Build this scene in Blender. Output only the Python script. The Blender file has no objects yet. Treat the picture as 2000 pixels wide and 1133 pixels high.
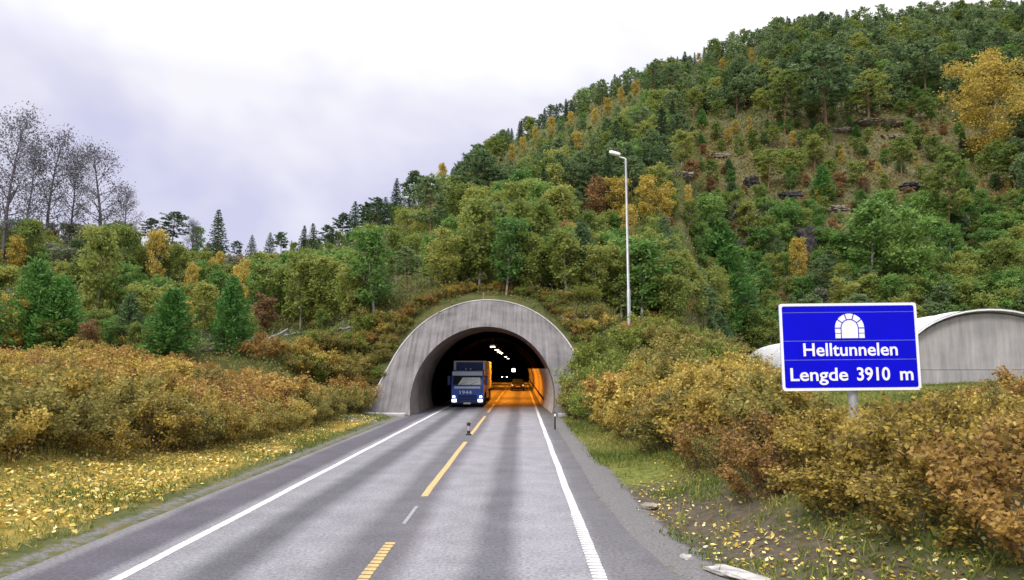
import bpy, bmesh, math, random
import numpy as np
from mathutils import Vector, Matrix

SC = bpy.context.scene
COL = SC.collection
rng = np.random.default_rng(7)
random.seed(7)
PI = math.pi
R = math.radians

# ------------------------------------------------------------------ camera
F = 1450.0                       # focal length in pixels of the 2000 px wide photograph
CAMH = 2.9
TH = math.atan((720 - 566.5) / F)
PS = math.atan(18 / F * math.cos(TH))
cam = bpy.data.cameras.new('camera')
cam.sensor_width = 36.0
cam.lens = 36.0 * F / 2000.0
cam.clip_start = 0.2
cam.clip_end = 3000.0
camo = bpy.data.objects.new('camera', cam)
COL.objects.link(camo)
camo.location = (0, 0, CAMH)
camo.rotation_euler = (PI / 2 + TH, 0, PS)
SC.camera = camo

# ------------------------------------------------------------------ sky, sun, exposure
SUN_EL, SUN_AZ = R(42), R(-150)          # azimuth from +Y towards +X
W = bpy.data.worlds.new('World')
SC.world = W
W.use_nodes = True
nt = W.node_tree
nt.nodes.clear()
N = nt.nodes.new
out = N('ShaderNodeOutputWorld')
bg_sky = N('ShaderNodeBackground')
bg_cl = N('ShaderNodeBackground')
sky = N('ShaderNodeTexSky')
sky.sky_type = 'NISHITA'
sky.sun_disc = False
sky.sun_elevation = SUN_EL
sky.sun_rotation = SUN_AZ
bg_sky.inputs[1].default_value = 0.10
nt.links.new(sky.outputs[0], bg_sky.inputs[0])
tc = N('ShaderNodeTexCoord')
mp = N('ShaderNodeMapping')
mp.inputs['Scale'].default_value = (1.0, 1.0, 1.6)
mp.inputs['Location'].default_value = (3.98, 1.5, 1.05)
nt.links.new(tc.outputs['Generated'], mp.inputs[0])
nz = N('ShaderNodeTexNoise')
nz.inputs['Scale'].default_value = 1.5
nz.inputs['Detail'].default_value = 5.0
nz.inputs['Roughness'].default_value = 0.5
nz.inputs['Distortion'].default_value = 0.3
nt.links.new(mp.outputs[0], nz.inputs['Vector'])
cr = N('ShaderNodeValToRGB')
e = cr.color_ramp.elements
e[0].position = 0.36; e[0].color = (0.53, 0.525, 0.69, 1)
e[1].position = 0.60; e[1].color = (0.83, 0.79, 0.70, 1)
m_ = e.new(0.475); m_.color = (0.775, 0.765, 0.82, 1)
nt.links.new(nz.outputs[0], cr.inputs[0])
# an overcast sky is brighter overhead than at the horizon
sep = N('ShaderNodeSeparateXYZ')
nt.links.new(tc.outputs['Generated'], sep.inputs[0])
zr_ = N('ShaderNodeMapRange')
zr_.inputs['From Min'].default_value = 0.35
zr_.inputs['From Max'].default_value = 1.0
zr_.inputs['To Min'].default_value = 0.77
zr_.inputs['To Max'].default_value = 2.8
nt.links.new(sep.outputs['Z'], zr_.inputs[0])
nt.links.new(cr.outputs[0], bg_cl.inputs[0])
nt.links.new(zr_.outputs[0], bg_cl.inputs[1])
mixw = N('ShaderNodeMixShader')
mixw.inputs[0].default_value = 0.93
nt.links.new(bg_sky.outputs[0], mixw.inputs[1])
nt.links.new(bg_cl.outputs[0], mixw.inputs[2])
nt.links.new(mixw.outputs[0], out.inputs[0])

sl = bpy.data.lights.new('sun', 'SUN')
sl.energy = 1.5
sl.angle = R(18)
sl.color = (1.0, 0.95, 0.87)
so = bpy.data.objects.new('sun', sl)
COL.objects.link(so)
sd = Vector((math.cos(SUN_EL) * math.sin(SUN_AZ), math.cos(SUN_EL) * math.cos(SUN_AZ), math.sin(SUN_EL)))
so.rotation_euler = sd.to_track_quat('Z', 'Y').to_euler()
so.location = (0, 0, 60)

SC.view_settings.view_transform = 'Standard'
SC.view_settings.look = 'None'
SC.view_settings.exposure = 0.70
SC.view_settings.gamma = 1.0
SC.view_settings.use_curve_mapping = False
SC.cycles.max_bounces = 6
SC.cycles.diffuse_bounces = 3
SC.cycles.transmission_bounces = 3
SC.cycles.transparent_max_bounces = 4


# ------------------------------------------------------------------ pixel rays used to survey positions
fw = np.array([-math.sin(PS) * math.cos(TH), math.cos(PS) * math.cos(TH), math.sin(TH)])
rt = np.array([math.cos(PS), math.sin(PS), 0.0])
upv = np.cross(rt, fw)


def at(u, v, Y):
    k = (u - 1000) / F * rt + (566.5 - v) / F * upv + fw
    return np.array([0, 0, CAMH]) + k * Y / k[1]


def proj(x, y, z):
    p = np.array([x, y, z - CAMH])
    k = p @ fw
    return 1000 + F * (p @ rt) / k, 566.5 - F * (p @ upv) / k


# ------------------------------------------------------------------ helpers
def tag(o, label=None, cat=None, group=None, kind=None):
    if label: o['label'] = label
    if cat: o['category'] = cat
    if group: o['group'] = group
    if kind: o['kind'] = kind
    return o


def empty(name, loc=(0, 0, 0), rz=0.0):
    o = bpy.data.objects.new(name, None)
    o.location = loc
    o.rotation_euler = (0, 0, rz)
    o.empty_display_size = 0.3
    COL.objects.link(o)
    return o


def link(name, me, parent=None, loc=(0, 0, 0), rot=(0, 0, 0)):
    o = bpy.data.objects.new(name, me)
    COL.objects.link(o)
    o.location = loc
    o.rotation_euler = rot
    if parent: o.parent = parent
    return o


def copy_tree(o, parent=None):
    c = o.copy()
    COL.objects.link(c)
    c.parent = parent
    for ch in o.children:
        copy_tree(ch, c)
    return c


class MB:
    """collects polygons for one mesh"""
    def __init__(s):
        s.v = []; s.f = []

    def poly(s, pts):
        b = len(s.v)
        s.v += [tuple(p) for p in pts]
        s.f.append(tuple(range(b, b + len(pts))))

    def box(s, x0, x1, y0, y1, z0, z1):
        b = len(s.v)
        s.v += [(x0, y0, z0), (x1, y0, z0), (x1, y1, z0), (x0, y1, z0), (x0, y0, z1), (x1, y0, z1), (x1, y1, z1), (x0, y1, z1)]
        for q in ((0, 3, 2, 1), (4, 5, 6, 7), (0, 1, 5, 4), (1, 2, 6, 5), (2, 3, 7, 6), (3, 0, 4, 7)):
            s.f.append(tuple(b + i for i in q))

    def tube(s, pts, rads, n=5, cap=True):
        pts = [Vector(p) for p in pts]
        b = len(s.v)
        for i, p in enumerate(pts):
            d = (pts[min(i + 1, len(pts) - 1)] - pts[max(i - 1, 0)])
            d = d.normalized() if d.length > 1e-9 else Vector((0, 0, 1))
            a = Vector((1, 0, 0)) if abs(d.x) < 0.8 else Vector((0, 1, 0))
            p1 = d.cross(a).normalized(); p2 = d.cross(p1)
            for k in range(n):
                t = 2 * PI * k / n
                s.v.append(tuple(p + (p1 * math.cos(t) + p2 * math.sin(t)) * rads[i]))
        for i in range(len(pts) - 1):
            for k in range(n):
                s.f.append((b + i * n + k, b + i * n + (k + 1) % n, b + (i + 1) * n + (k + 1) % n, b + (i + 1) * n + k))
        if cap:
            s.f.append(tuple(b + k for k in range(n - 1, -1, -1)))
            s.f.append(tuple(b + (len(pts) - 1) * n + k for k in range(n)))

    def lathe(s, prof, n=20, axis='z', off=(0, 0, 0)):
        """prof: list of (r, h) along the axis, closed when it ends at r 0"""
        b = len(s.v)
        for r, h in prof:
            for k in range(n):
                t = 2 * PI * k / n
                c, q = r * math.cos(t), r * math.sin(t)
                p = (c, q, h) if axis == 'z' else ((h, c, q) if axis == 'x' else (q, h, c))
                s.v.append((p[0] + off[0], p[1] + off[1], p[2] + off[2]))
        for i in range(len(prof) - 1):
            for k in range(n):
                s.f.append((b + i * n + k, b + i * n + (k + 1) % n, b + (i + 1) * n + (k + 1) % n, b + (i + 1) * n + k))

    def prism(s, outline, a, c, axis='y'):
        """outline of 2D points extruded from a to c along an axis; outline in (x,z) for y, (y,z) for x, (x,y) for z"""
        n = len(outline); b = len(s.v)
        for d in (a, c):
            for p, q in outline:
                s.v.append((p, d, q) if axis == 'y' else ((d, p, q) if axis == 'x' else (p, q, d)))
        for k in range(n):
            s.f.append((b + k, b + (k + 1) % n, b + n + (k + 1) % n, b + n + k))
        s.f.append(tuple(b + k for k in range(n - 1, -1, -1)))
        s.f.append(tuple(b + n + k for k in range(n)))

    def mesh(s, name, mat, smooth=False, bevel=0.0, segs=2):
        me = bpy.data.meshes.new(name)
        me.from_pydata(s.v, [], s.f)
        bm = bmesh.new()
        bm.from_mesh(me)
        if bevel > 0:
            bmesh.ops.remove_doubles(bm, verts=bm.verts, dist=1e-5)
            bmesh.ops.bevel(bm, geom=[e for e in bm.edges if e.is_manifold and e.calc_face_angle(0) > 0.5], offset=bevel, segments=segs, affect='EDGES', profile=0.6)
        bmesh.ops.recalc_face_normals(bm, faces=bm.faces)
        bm.to_mesh(me); bm.free()
        if mat: me.materials.append(mat)
        if smooth:
            me.polygons.foreach_set('use_smooth', [True] * len(me.polygons))
            try: me.set_sharp_from_angle(angle=R(35))
            except Exception: pass
        return me

    def obj(s, name, mat, parent=None, loc=(0, 0, 0), rot=(0, 0, 0), smooth=False, bevel=0.0, segs=2):
        return link(name, s.mesh(name, mat, smooth, bevel, segs), parent, loc, rot)


def np_mesh(name, V, Q, mat, tint=None, smooth=False):
    """mesh from an array of vertices and an array of quads"""
    me = bpy.data.meshes.new(name)
    nv, nq = len(V), len(Q)
    k = Q.shape[1]
    me.vertices.add(nv)
    me.vertices.foreach_set('co', np.asarray(V, np.float32).ravel())
    me.loops.add(nq * k)
    me.loops.foreach_set('vertex_index', np.asarray(Q, np.int32).ravel())
    me.polygons.add(nq)
    me.polygons.foreach_set('loop_start', np.arange(0, nq * k, k, dtype=np.int32))
    me.polygons.foreach_set('loop_total', np.full(nq, k, np.int32))
    me.update(calc_edges=True)
    if smooth:
        me.polygons.foreach_set('use_smooth', np.ones(nq, bool))
    if tint is not None:
        a = me.attributes.new('tint', 'FLOAT', 'FACE')
        a.data.foreach_set('value', np.asarray(tint, np.float32))
    if mat: me.materials.append(mat)
    return me


def leaf_mesh(name, C, U, Vv, tint, mat):
    """one diamond shaped leaf per row: centre C, half length U, half width Vv"""
    n = len(C)
    V = np.empty((n, 4, 3), np.float32)
    V[:, 0] = C - U
    V[:, 1] = C - U * 0.15 + Vv
    V[:, 2] = C + U
    V[:, 3] = C - U * 0.15 - Vv
    return np_mesh(name, V.reshape(-1, 3), np.arange(n * 4).reshape(n, 4), mat, tint)


def rand_dirs(g, n):
    d = g.normal(size=(n, 3))
    return d / np.linalg.norm(d, axis=1, keepdims=True)


def perp(g, d):
    a = g.normal(size=d.shape)
    a -= (a * d).sum(1, keepdims=True) * d
    return a / (np.linalg.norm(a, axis=1, keepdims=True) + 1e-9)


# ------------------------------------------------------------------ materials
def newmat(name):
    m = bpy.data.materials.new(name)
    m.use_nodes = True
    t = m.node_tree
    b = t.nodes['Principled BSDF']
    return m, t, b


def plain(name, col, rough=0.6, metal=0.0, var=0.12, scale=6.0, bump=0.0, spec=0.5):
    """one colour with a little uneven wear"""
    m, t, b = newmat(name)
    tcn = t.nodes.new('ShaderNodeTexCoord')
    n = t.nodes.new('ShaderNodeTexNoise'); n.inputs['Scale'].default_value = scale; n.inputs['Detail'].default_value = 6
    t.links.new(tcn.outputs['Object'], n.inputs['Vector'])
    r = t.nodes.new('ShaderNodeValToRGB')
    r.color_ramp.elements[0].position = 0.3; r.color_ramp.elements[1].position = 0.75
    r.color_ramp.elements[0].color = tuple(c * (1 - var) for c in col) + (1,)
    r.color_ramp.elements[1].color = tuple(min(1, c * (1 + var)) for c in col) + (1,)
    t.links.new(n.outputs[0], r.inputs[0])
    t.links.new(r.outputs[0], b.inputs['Base Color'])
    b.inputs['Roughness'].default_value = rough
    b.inputs['Metallic'].default_value = metal
    b.inputs['Specular IOR Level'].default_value = spec
    if bump > 0:
        bp = t.nodes.new('ShaderNodeBump'); bp.inputs['Strength'].default_value = bump; bp.inputs['Distance'].default_value = 0.05
        t.links.new(n.outputs[0], bp.inputs['Height']); t.links.new(bp.outputs[0], b.inputs['Normal'])
    return m


def glow(name, col, strength):
    m, t, b = newmat(name)
    b.inputs['Base Color'].default_value = (0.8, 0.8, 0.8, 1)
    b.inputs['Emission Color'].default_value = (*col, 1)
    b.inputs['Emission Strength'].default_value = strength
    return m


def foliage(name, stops, transl=0.35, objvar=0.35, rough=0.55):
    """leaf colour picked per leaf by the tint attribute, shifted per plant"""
    m, t, b = newmat(name)
    at_ = t.nodes.new('ShaderNodeAttribute'); at_.attribute_name = 'tint'
    oi = t.nodes.new('ShaderNodeObjectInfo')
    ma = t.nodes.new('ShaderNodeMath'); ma.operation = 'MULTIPLY_ADD'
    ma.inputs[1].default_value = objvar; ma.inputs[2].default_value = -objvar / 2
    t.links.new(oi.outputs['Random'], ma.inputs[0])
    ad = t.nodes.new('ShaderNodeMath'); ad.operation = 'ADD'; ad.use_clamp = True
    t.links.new(at_.outputs['Fac'], ad.inputs[0]); t.links.new(ma.outputs[0], ad.inputs[1])
    r = t.nodes.new('ShaderNodeValToRGB')
    els = r.color_ramp.elements
    for i, (p, c) in enumerate(stops):
        q = els[i] if i < 2 else els.new(p)
        q.position = p; q.color = (*c, 1)
    t.links.new(ad.outputs[0], r.inputs[0])
    t.links.new(r.outputs[0], b.inputs['Base Color'])
    b.inputs['Roughness'].default_value = rough
    b.inputs['Specular IOR Level'].default_value = 0.25
    tr = t.nodes.new('ShaderNodeBsdfTranslucent')
    t.links.new(r.outputs[0], tr.inputs[0])
    mx = t.nodes.new('ShaderNodeMixShader'); mx.inputs[0].default_value = transl
    t.links.new(b.outputs[0], mx.inputs[1]); t.links.new(tr.outputs[0], mx.inputs[2])
    t.links.new(mx.outputs[0], t.nodes['Material Output'].inputs['Surface'])
    return m


M = {}
M['bark'] = plain('bark', (0.075, 0.06, 0.05), 0.9, var=0.4, scale=9)
M['pine_bark'] = plain('pine_bark', (0.16, 0.09, 0.055), 0.9, var=0.4, scale=5)
M['birch_bark'] = plain('birch_bark', (0.30, 0.28, 0.26), 0.8, var=0.5, scale=3)
M['twig'] = plain('twig', (0.09, 0.065, 0.06), 0.9, var=0.3)
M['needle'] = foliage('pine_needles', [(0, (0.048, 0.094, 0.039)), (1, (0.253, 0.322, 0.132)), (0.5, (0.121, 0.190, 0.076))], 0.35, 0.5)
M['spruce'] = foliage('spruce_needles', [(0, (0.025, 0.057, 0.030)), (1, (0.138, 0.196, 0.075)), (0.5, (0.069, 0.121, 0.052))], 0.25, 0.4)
M['young'] = foliage('young_pine_needles', [(0, (0.04, 0.12, 0.024)), (1, (0.19, 0.34, 0.075)), (0.5, (0.09, 0.22, 0.045))], 0.35, 0.25)
M['olive'] = foliage('olive_leaves', [(0, (0.084, 0.140, 0.029)), (1, (0.403, 0.381, 0.095)), (0.5, (0.213, 0.269, 0.062))], 0.5, 0.5)
M['green'] = foliage('green_leaves', [(0, (0.050, 0.129, 0.029)), (1, (0.258, 0.370, 0.084)), (0.5, (0.129, 0.246, 0.056))], 0.45, 0.45)
M['yellow'] = foliage('yellow_leaves', [(0, (0.26, 0.19, 0.03)), (1, (0.66, 0.53, 0.15)), (0.5, (0.47, 0.36, 0.07))], 0.4, 0.3)
M['russet'] = foliage('russet_leaves', [(0, (0.13, 0.075, 0.04)), (1, (0.40, 0.24, 0.09)), (0.5, (0.25, 0.145, 0.065))], 0.35, 0.35)
M['greyleaf'] = foliage('grey_thin_leaves', [(0, (0.08, 0.09, 0.06)), (1, (0.28, 0.28, 0.17)), (0.5, (0.16, 0.18, 0.11))], 0.3)
M['aspenleaf'] = foliage('dark_aspen_leaves', [(0, (0.07, 0.07, 0.085)), (1, (0.26, 0.25, 0.26)), (0.5, (0.15, 0.15, 0.165))], 0.3)
M['shrub_tan'] = foliage('tan_shrub_leaves', [(0, (0.101, 0.074, 0.024)), (0.35, (0.295, 0.222, 0.048)), (0.7, (0.523, 0.389, 0.079)), (1, (0.800, 0.644, 0.206))], 0.4, 0.4)
M['shrub_rust'] = foliage('rusty_shrub_leaves', [(0, (0.104, 0.055, 0.028)), (0.4, (0.305, 0.183, 0.050)), (0.75, (0.488, 0.317, 0.083)), (1, (0.708, 0.549, 0.198))], 0.4, 0.4)
M['shrub_olive'] = foliage('olive_shrub_leaves', [(0, (0.073, 0.073, 0.024)), (0.4, (0.207, 0.189, 0.050)), (0.75, (0.378, 0.323, 0.083)), (1, (0.586, 0.488, 0.176))], 0.4, 0.4)
M['shrub_lime'] = foliage('lime_shrub_leaves', [(0, (0.09, 0.13, 0.022)), (0.5, (0.20, 0.25, 0.045)), (1, (0.38, 0.40, 0.09))], 0.4, 0.3)
M['litter'] = foliage('fallen_leaves', [(0, (0.14, 0.08, 0.03)), (0.3, (0.42, 0.29, 0.05)), (0.7, (0.64, 0.49, 0.09)), (1, (0.82, 0.77, 0.45))], 0.15, 0.0)
M['grass'] = foliage('grass_blades', [(0, (0.06, 0.10, 0.018)), (0.5, (0.15, 0.19, 0.035)), (1, (0.32, 0.30, 0.09))], 0.3, 0.0)
M['undergrowth'] = foliage('undergrowth_leaves', [(0, (0.05, 0.095, 0.022)), (0.4, (0.13, 0.165, 0.04)), (0.7, (0.23, 0.19, 0.06)), (1, (0.36, 0.26, 0.10))], 0.35, 0.0)
M['galv'] = plain('galvanised_steel', (0.42, 0.44, 0.46), 0.45, 0.6, 0.15, 3)
M['white_metal'] = plain('white_painted_metal', (0.80, 0.80, 0.80), 0.4, 0.0, 0.06, 4)
M['roof_metal'] = plain('corrugated_roof_metal', (0.58, 0.59, 0.60), 0.5, 0.0, 0.12, 1.5)
M['sign_white'] = plain('sign_white', (0.78, 0.78, 0.82), 0.4, 0, 0.04, 3)
M['sign_blue'] = plain('sign_blue', (0.0008, 0.0009, 0.56), 0.6, 0, 0.10, 2.0, spec=0.12)
M['seam'] = plain('sign_seam', (0.30, 0.33, 0.80), 0.4, 0, 0.1)
M['black'] = plain('black_rubber', (0.012, 0.012, 0.013), 0.7, 0, 0.2)
M['blue_paint'] = plain('blue_paint', (0.03, 0.11, 0.55), 0.25, 0, 0.1)
M['blue_light'] = plain('pale_blue_paint', (0.62, 0.74, 0.90), 0.35, 0, 0.06)
M['navy'] = plain('navy_panel', (0.02, 0.04, 0.28), 0.5, 0, 0.2)
M['dark_blue'] = plain('dark_blue_plastic', (0.016, 0.035, 0.17), 0.4, 0, 0.2)
M['tarp'] = plain('pale_side_curtain', (0.60, 0.58, 0.57), 0.6, 0, 0.08, 2)
M['glass_dark'] = plain('dark_glass', (0.02, 0.025, 0.03), 0.06, 0, 0.1, spec=0.9)
M['reflection_lens'] = plain('pale_reflection_and_lens', (0.78, 0.82, 0.84), 0.15, 0, 0.1, spec=0.8)  # pale colour stands in for sky reflection on the windscreen; also street lamp lens
M['rim'] = plain('wheel_rim', (0.35, 0.35, 0.36), 0.4, 0.6, 0.1)
M['car_dark'] = plain('dark_car_paint', (0.015, 0.015, 0.02), 0.3, 0, 0.1)
M['car_blue'] = plain('blue_car_paint', (0.03, 0.04, 0.12), 0.3, 0, 0.1)
M['head_lit'] = glow('lit_headlight', (0.9, 0.94, 1.0), 2.2)
M['head_far'] = glow('lit_far_headlight', (0.8, 0.82, 1.0), 14.0)
M['tail'] = glow('lit_tail_lamp', (1.0, 0.75, 0.6), 0.35)
M['lamp_lit'] = glow('lit_tunnel_lamp', (1.0, 0.86, 0.68), 5.0)
M['sign_lit'] = glow('lit_tunnel_sign', (0.95, 1.0, 0.9), 5.0)
M['rockd'] = plain('dark_rock', (0.045, 0.042, 0.042), 0.95, 0, 0.7, 1.6, 1.0, spec=0.15)
M['rockp'] = plain('pale_rock', (0.26, 0.225, 0.19), 0.95, 0, 0.6, 1.2, 1.0, spec=0.15)
M['stone_white'] = plain('pale_stone', (0.36, 0.345, 0.33), 0.9, 0, 0.45, 6.0, 0.9)
M['deadwood'] = plain('grey_deadwood', (0.24, 0.235, 0.24), 0.85, 0, 0.35, 4.0, 0.3)
M['vault'] = plain('black_tunnel_vault', (0.0022, 0.002, 0.0018), 1.0, 0, 0.4, 0.7, 0.3, spec=0.0)
M['wallpanel'] = plain('tunnel_wall_panel', (0.42, 0.38, 0.34), 0.7, 0, 0.25, 0.8)
M['tunnel_floor'] = plain('tunnel_floor', (0.12, 0.115, 0.11), 0.85, 0, 0.25, 1.2)


def concrete(name, dark, light, sx, sz, bump=0.35):
    """board marked concrete with streaks running down the face and blotchy stains"""
    m, t, b = newmat(name)
    tcn = t.nodes.new('ShaderNodeTexCoord')
    mp1 = t.nodes.new('ShaderNodeMapping'); mp1.inputs['Scale'].default_value = (sx, sz, sz)
    t.links.new(tcn.outputs['Object'], mp1.inputs[0])
    n1 = t.nodes.new('ShaderNodeTexNoise'); n1.inputs['Scale'].default_value = 1.0; n1.inputs['Detail'].default_value = 8; n1.inputs['Roughness'].default_value = 0.65
    t.links.new(mp1.outputs[0], n1.inputs['Vector'])
    n2 = t.nodes.new('ShaderNodeTexNoise'); n2.inputs['Scale'].default_value = 0.55; n2.inputs['Detail'].default_value = 7; n2.inputs['Roughness'].default_value = 0.6
    t.links.new(tcn.outputs['Object'], n2.inputs['Vector'])
    mx = t.nodes.new('ShaderNodeMath'); mx.operation = 'MULTIPLY_ADD'; mx.inputs[1].default_value = 0.52
    t.links.new(n1.outputs[0], mx.inputs[0])
    m2 = t.nodes.new('ShaderNodeMath'); m2.operation = 'MULTIPLY'; m2.inputs[1].default_value = 0.48
    t.links.new(n2.outputs[0], m2.inputs[0]); t.links.new(m2.outputs[0], mx.inputs[2])
    r = t.nodes.new('ShaderNodeValToRGB')
    r.color_ramp.elements[0].position = 0.36; r.color_ramp.elements[0].color = (*dark, 1)
    r.color_ramp.elements[1].position = 0.64; r.color_ramp.elements[1].color = (*light, 1)
    t.links.new(mx.outputs[0], r.inputs[0]); t.links.new(r.outputs[0], b.inputs['Base Color'])
    b.inputs['Roughness'].default_value = 0.9; b.inputs['Specular IOR Level'].default_value = 0.2
    bp = t.nodes.new('ShaderNodeBump'); bp.inputs['Strength'].default_value = bump; bp.inputs['Distance'].default_value = 0.03
    t.links.new(n1.outputs[0], bp.inputs['Height']); t.links.new(bp.outputs[0], b.inputs['Normal'])
    return m


M['portal'] = concrete('portal_concrete', (0.075, 0.069, 0.071), (0.215, 0.203, 0.206), 5.0, 0.18)
M['lining'] = concrete('lining_concrete', (0.10, 0.085, 0.08), (0.22, 0.195, 0.18), 1.5, 0.5)
M['shedwall'] = concrete('shed_concrete', (0.22, 0.215, 0.215), (0.40, 0.385, 0.38), 4.0, 0.3)
M['footing'] = concrete('footing_concrete', (0.28, 0.27, 0.28), (0.50, 0.48, 0.48), 2.0, 2.0)


def road_material():
    m, t, b = newmat('asphalt')
    tcn = t.nodes.new('ShaderNodeTexCoord')
    sp = t.nodes.new('ShaderNodeSeparateXYZ')
    t.links.new(tcn.outputs['Object'], sp.inputs[0])
    # long wobble so the worn tracks are not ruler straight
    mpw = t.nodes.new('ShaderNodeMapping'); mpw.inputs['Scale'].default_value = (0.6, 0.12, 1)
    t.links.new(tcn.outputs['Object'], mpw.inputs[0])
    nw = t.nodes.new('ShaderNodeTexNoise'); nw.inputs['Scale'].default_value = 1.0; nw.inputs['Detail'].default_value = 4
    t.links.new(mpw.outputs[0], nw.inputs['Vector'])
    wob = t.nodes.new('ShaderNodeMath'); wob.operation = 'MULTIPLY_ADD'; wob.inputs[1].default_value = 0.5; wob.inputs[2].default_value = -0.25
    t.links.new(nw.outputs[0], wob.inputs[0])
    xx = t.nodes.new('ShaderNodeMath'); xx.operation = 'ADD'
    t.links.new(sp.outputs['X'], xx.inputs[0]); t.links.new(wob.outputs[0], xx.inputs[1])
    mr = t.nodes.new('ShaderNodeMapRange'); mr.inputs['From Min'].default_value = -8.0; mr.inputs['From Max'].default_value = 3.0
    t.links.new(xx.outputs[0], mr.inputs[0])
    r = t.nodes.new('ShaderNodeValToRGB')
    L, D = (0.186, 0.186, 0.198), (0.080, 0.080, 0.088)
    stops = [(-8.0, (0.13, 0.128, 0.135)), (-7.1, (0.145, 0.142, 0.15)), (-6.9, (0.075, 0.07, 0.085)), (-6.05, (0.072, 0.068, 0.082)), (-5.8, (0.17, 0.168, 0.182)),
             (-4.95, L), (-4.55, D), (-4.15, D), (-3.75, (0.19, 0.188, 0.208)), (-3.1, L), (-2.7, (0.10, 0.097, 0.108)), (-2.0, (0.105, 0.10, 0.11)), (-1.65, (0.205, 0.202, 0.222)),
             (-0.95, L), (-0.62, (0.10, 0.099, 0.112)), (-0.26, (0.10, 0.099, 0.112)), (0.08, (0.215, 0.212, 0.232)), (0.9, (0.205, 0.202, 0.22)), (1.3, (0.12, 0.118, 0.125)), (3.0, (0.135, 0.132, 0.138))]
    els = r.color_ramp.elements
    # a colour ramp holds 32 stops
    for i, (x, c) in enumerate(stops):
        q = els[i] if i < 2 else els.new((x + 8) / 11.0)
        q.position = (x + 8) / 11.0; q.color = (*c, 1)
    t.links.new(mr.outputs[0], r.inputs[0])
    # aggregate
    n1 = t.nodes.new('ShaderNodeTexNoise'); n1.inputs['Scale'].default_value = 16.0; n1.inputs['Detail'].default_value = 5; n1.inputs['Roughness'].default_value = 0.95
    t.links.new(tcn.outputs['Object'], n1.inputs['Vector'])
    n3 = t.nodes.new('ShaderNodeTexNoise'); n3.inputs['Scale'].default_value = 1.1; n3.inputs['Detail'].default_value = 6
    t.links.new(tcn.outputs['Object'], n3.inputs['Vector'])
    mra = t.nodes.new('ShaderNodeMapRange'); mra.inputs['From Min'].default_value = 0.36; mra.inputs['From Max'].default_value = 0.64
    mra.inputs['To Min'].default_value = 0.45; mra.inputs['To Max'].default_value = 1.55
    t.links.new(n1.outputs[0], mra.inputs[0])
    mrb = t.nodes.new('ShaderNodeMapRange'); mrb.inputs['From Min'].default_value = 0.25; mrb.inputs['From Max'].default_value = 0.75
    mrb.inputs['To Min'].default_value = 0.82; mrb.inputs['To Max'].default_value = 1.18
    t.links.new(n3.outputs[0], mrb.inputs[0])
    mm = t.nodes.new('ShaderNodeMath'); mm.operation = 'MULTIPLY'
    t.links.new(mra.outputs[0], mm.inputs[0]); t.links.new(mrb.outputs[0], mm.inputs[1])
    vm = t.nodes.new('ShaderNodeVectorMath'); vm.operation = 'SCALE'
    t.links.new(r.outputs[0], vm.inputs[0]); t.links.new(mm.outputs[0], vm.inputs['Scale'])
    t.links.new(vm.outputs[0], b.inputs['Base Color'])
    b.inputs['Roughness'].default_value = 0.8; b.inputs['Specular IOR Level'].default_value = 0.3
    bp = t.nodes.new('ShaderNodeBump'); bp.inputs['Strength'].default_value = 0.5; bp.inputs['Distance'].default_value = 0.01
    t.links.new(n1.outputs[0], bp.inputs['Height']); t.links.new(bp.outputs[0], b.inputs['Normal'])
    return m


def marking_material(name, col, under):
    """road paint worn through to the asphalt in places"""
    m, t, b = newmat(name)
    tcn = t.nodes.new('ShaderNodeTexCoord')
    n = t.nodes.new('ShaderNodeTexNoise'); n.inputs['Scale'].default_value = 14.0; n.inputs['Detail'].default_value = 6; n.inputs['Roughness'].default_value = 0.7
    t.links.new(tcn.outputs['Object'], n.inputs['Vector'])
    r = t.nodes.new('ShaderNodeValToRGB')
    els = r.color_ramp.elements
    els[0].position = 0.36; els[0].color = (*under, 1)
    els[1].position = 0.54; els[1].color = (*col, 1)
    t.links.new(n.outputs[0], r.inputs[0]); t.links.new(r.outputs[0], b.inputs['Base Color'])
    b.inputs['Roughness'].default_value = 0.7
    return m


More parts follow.
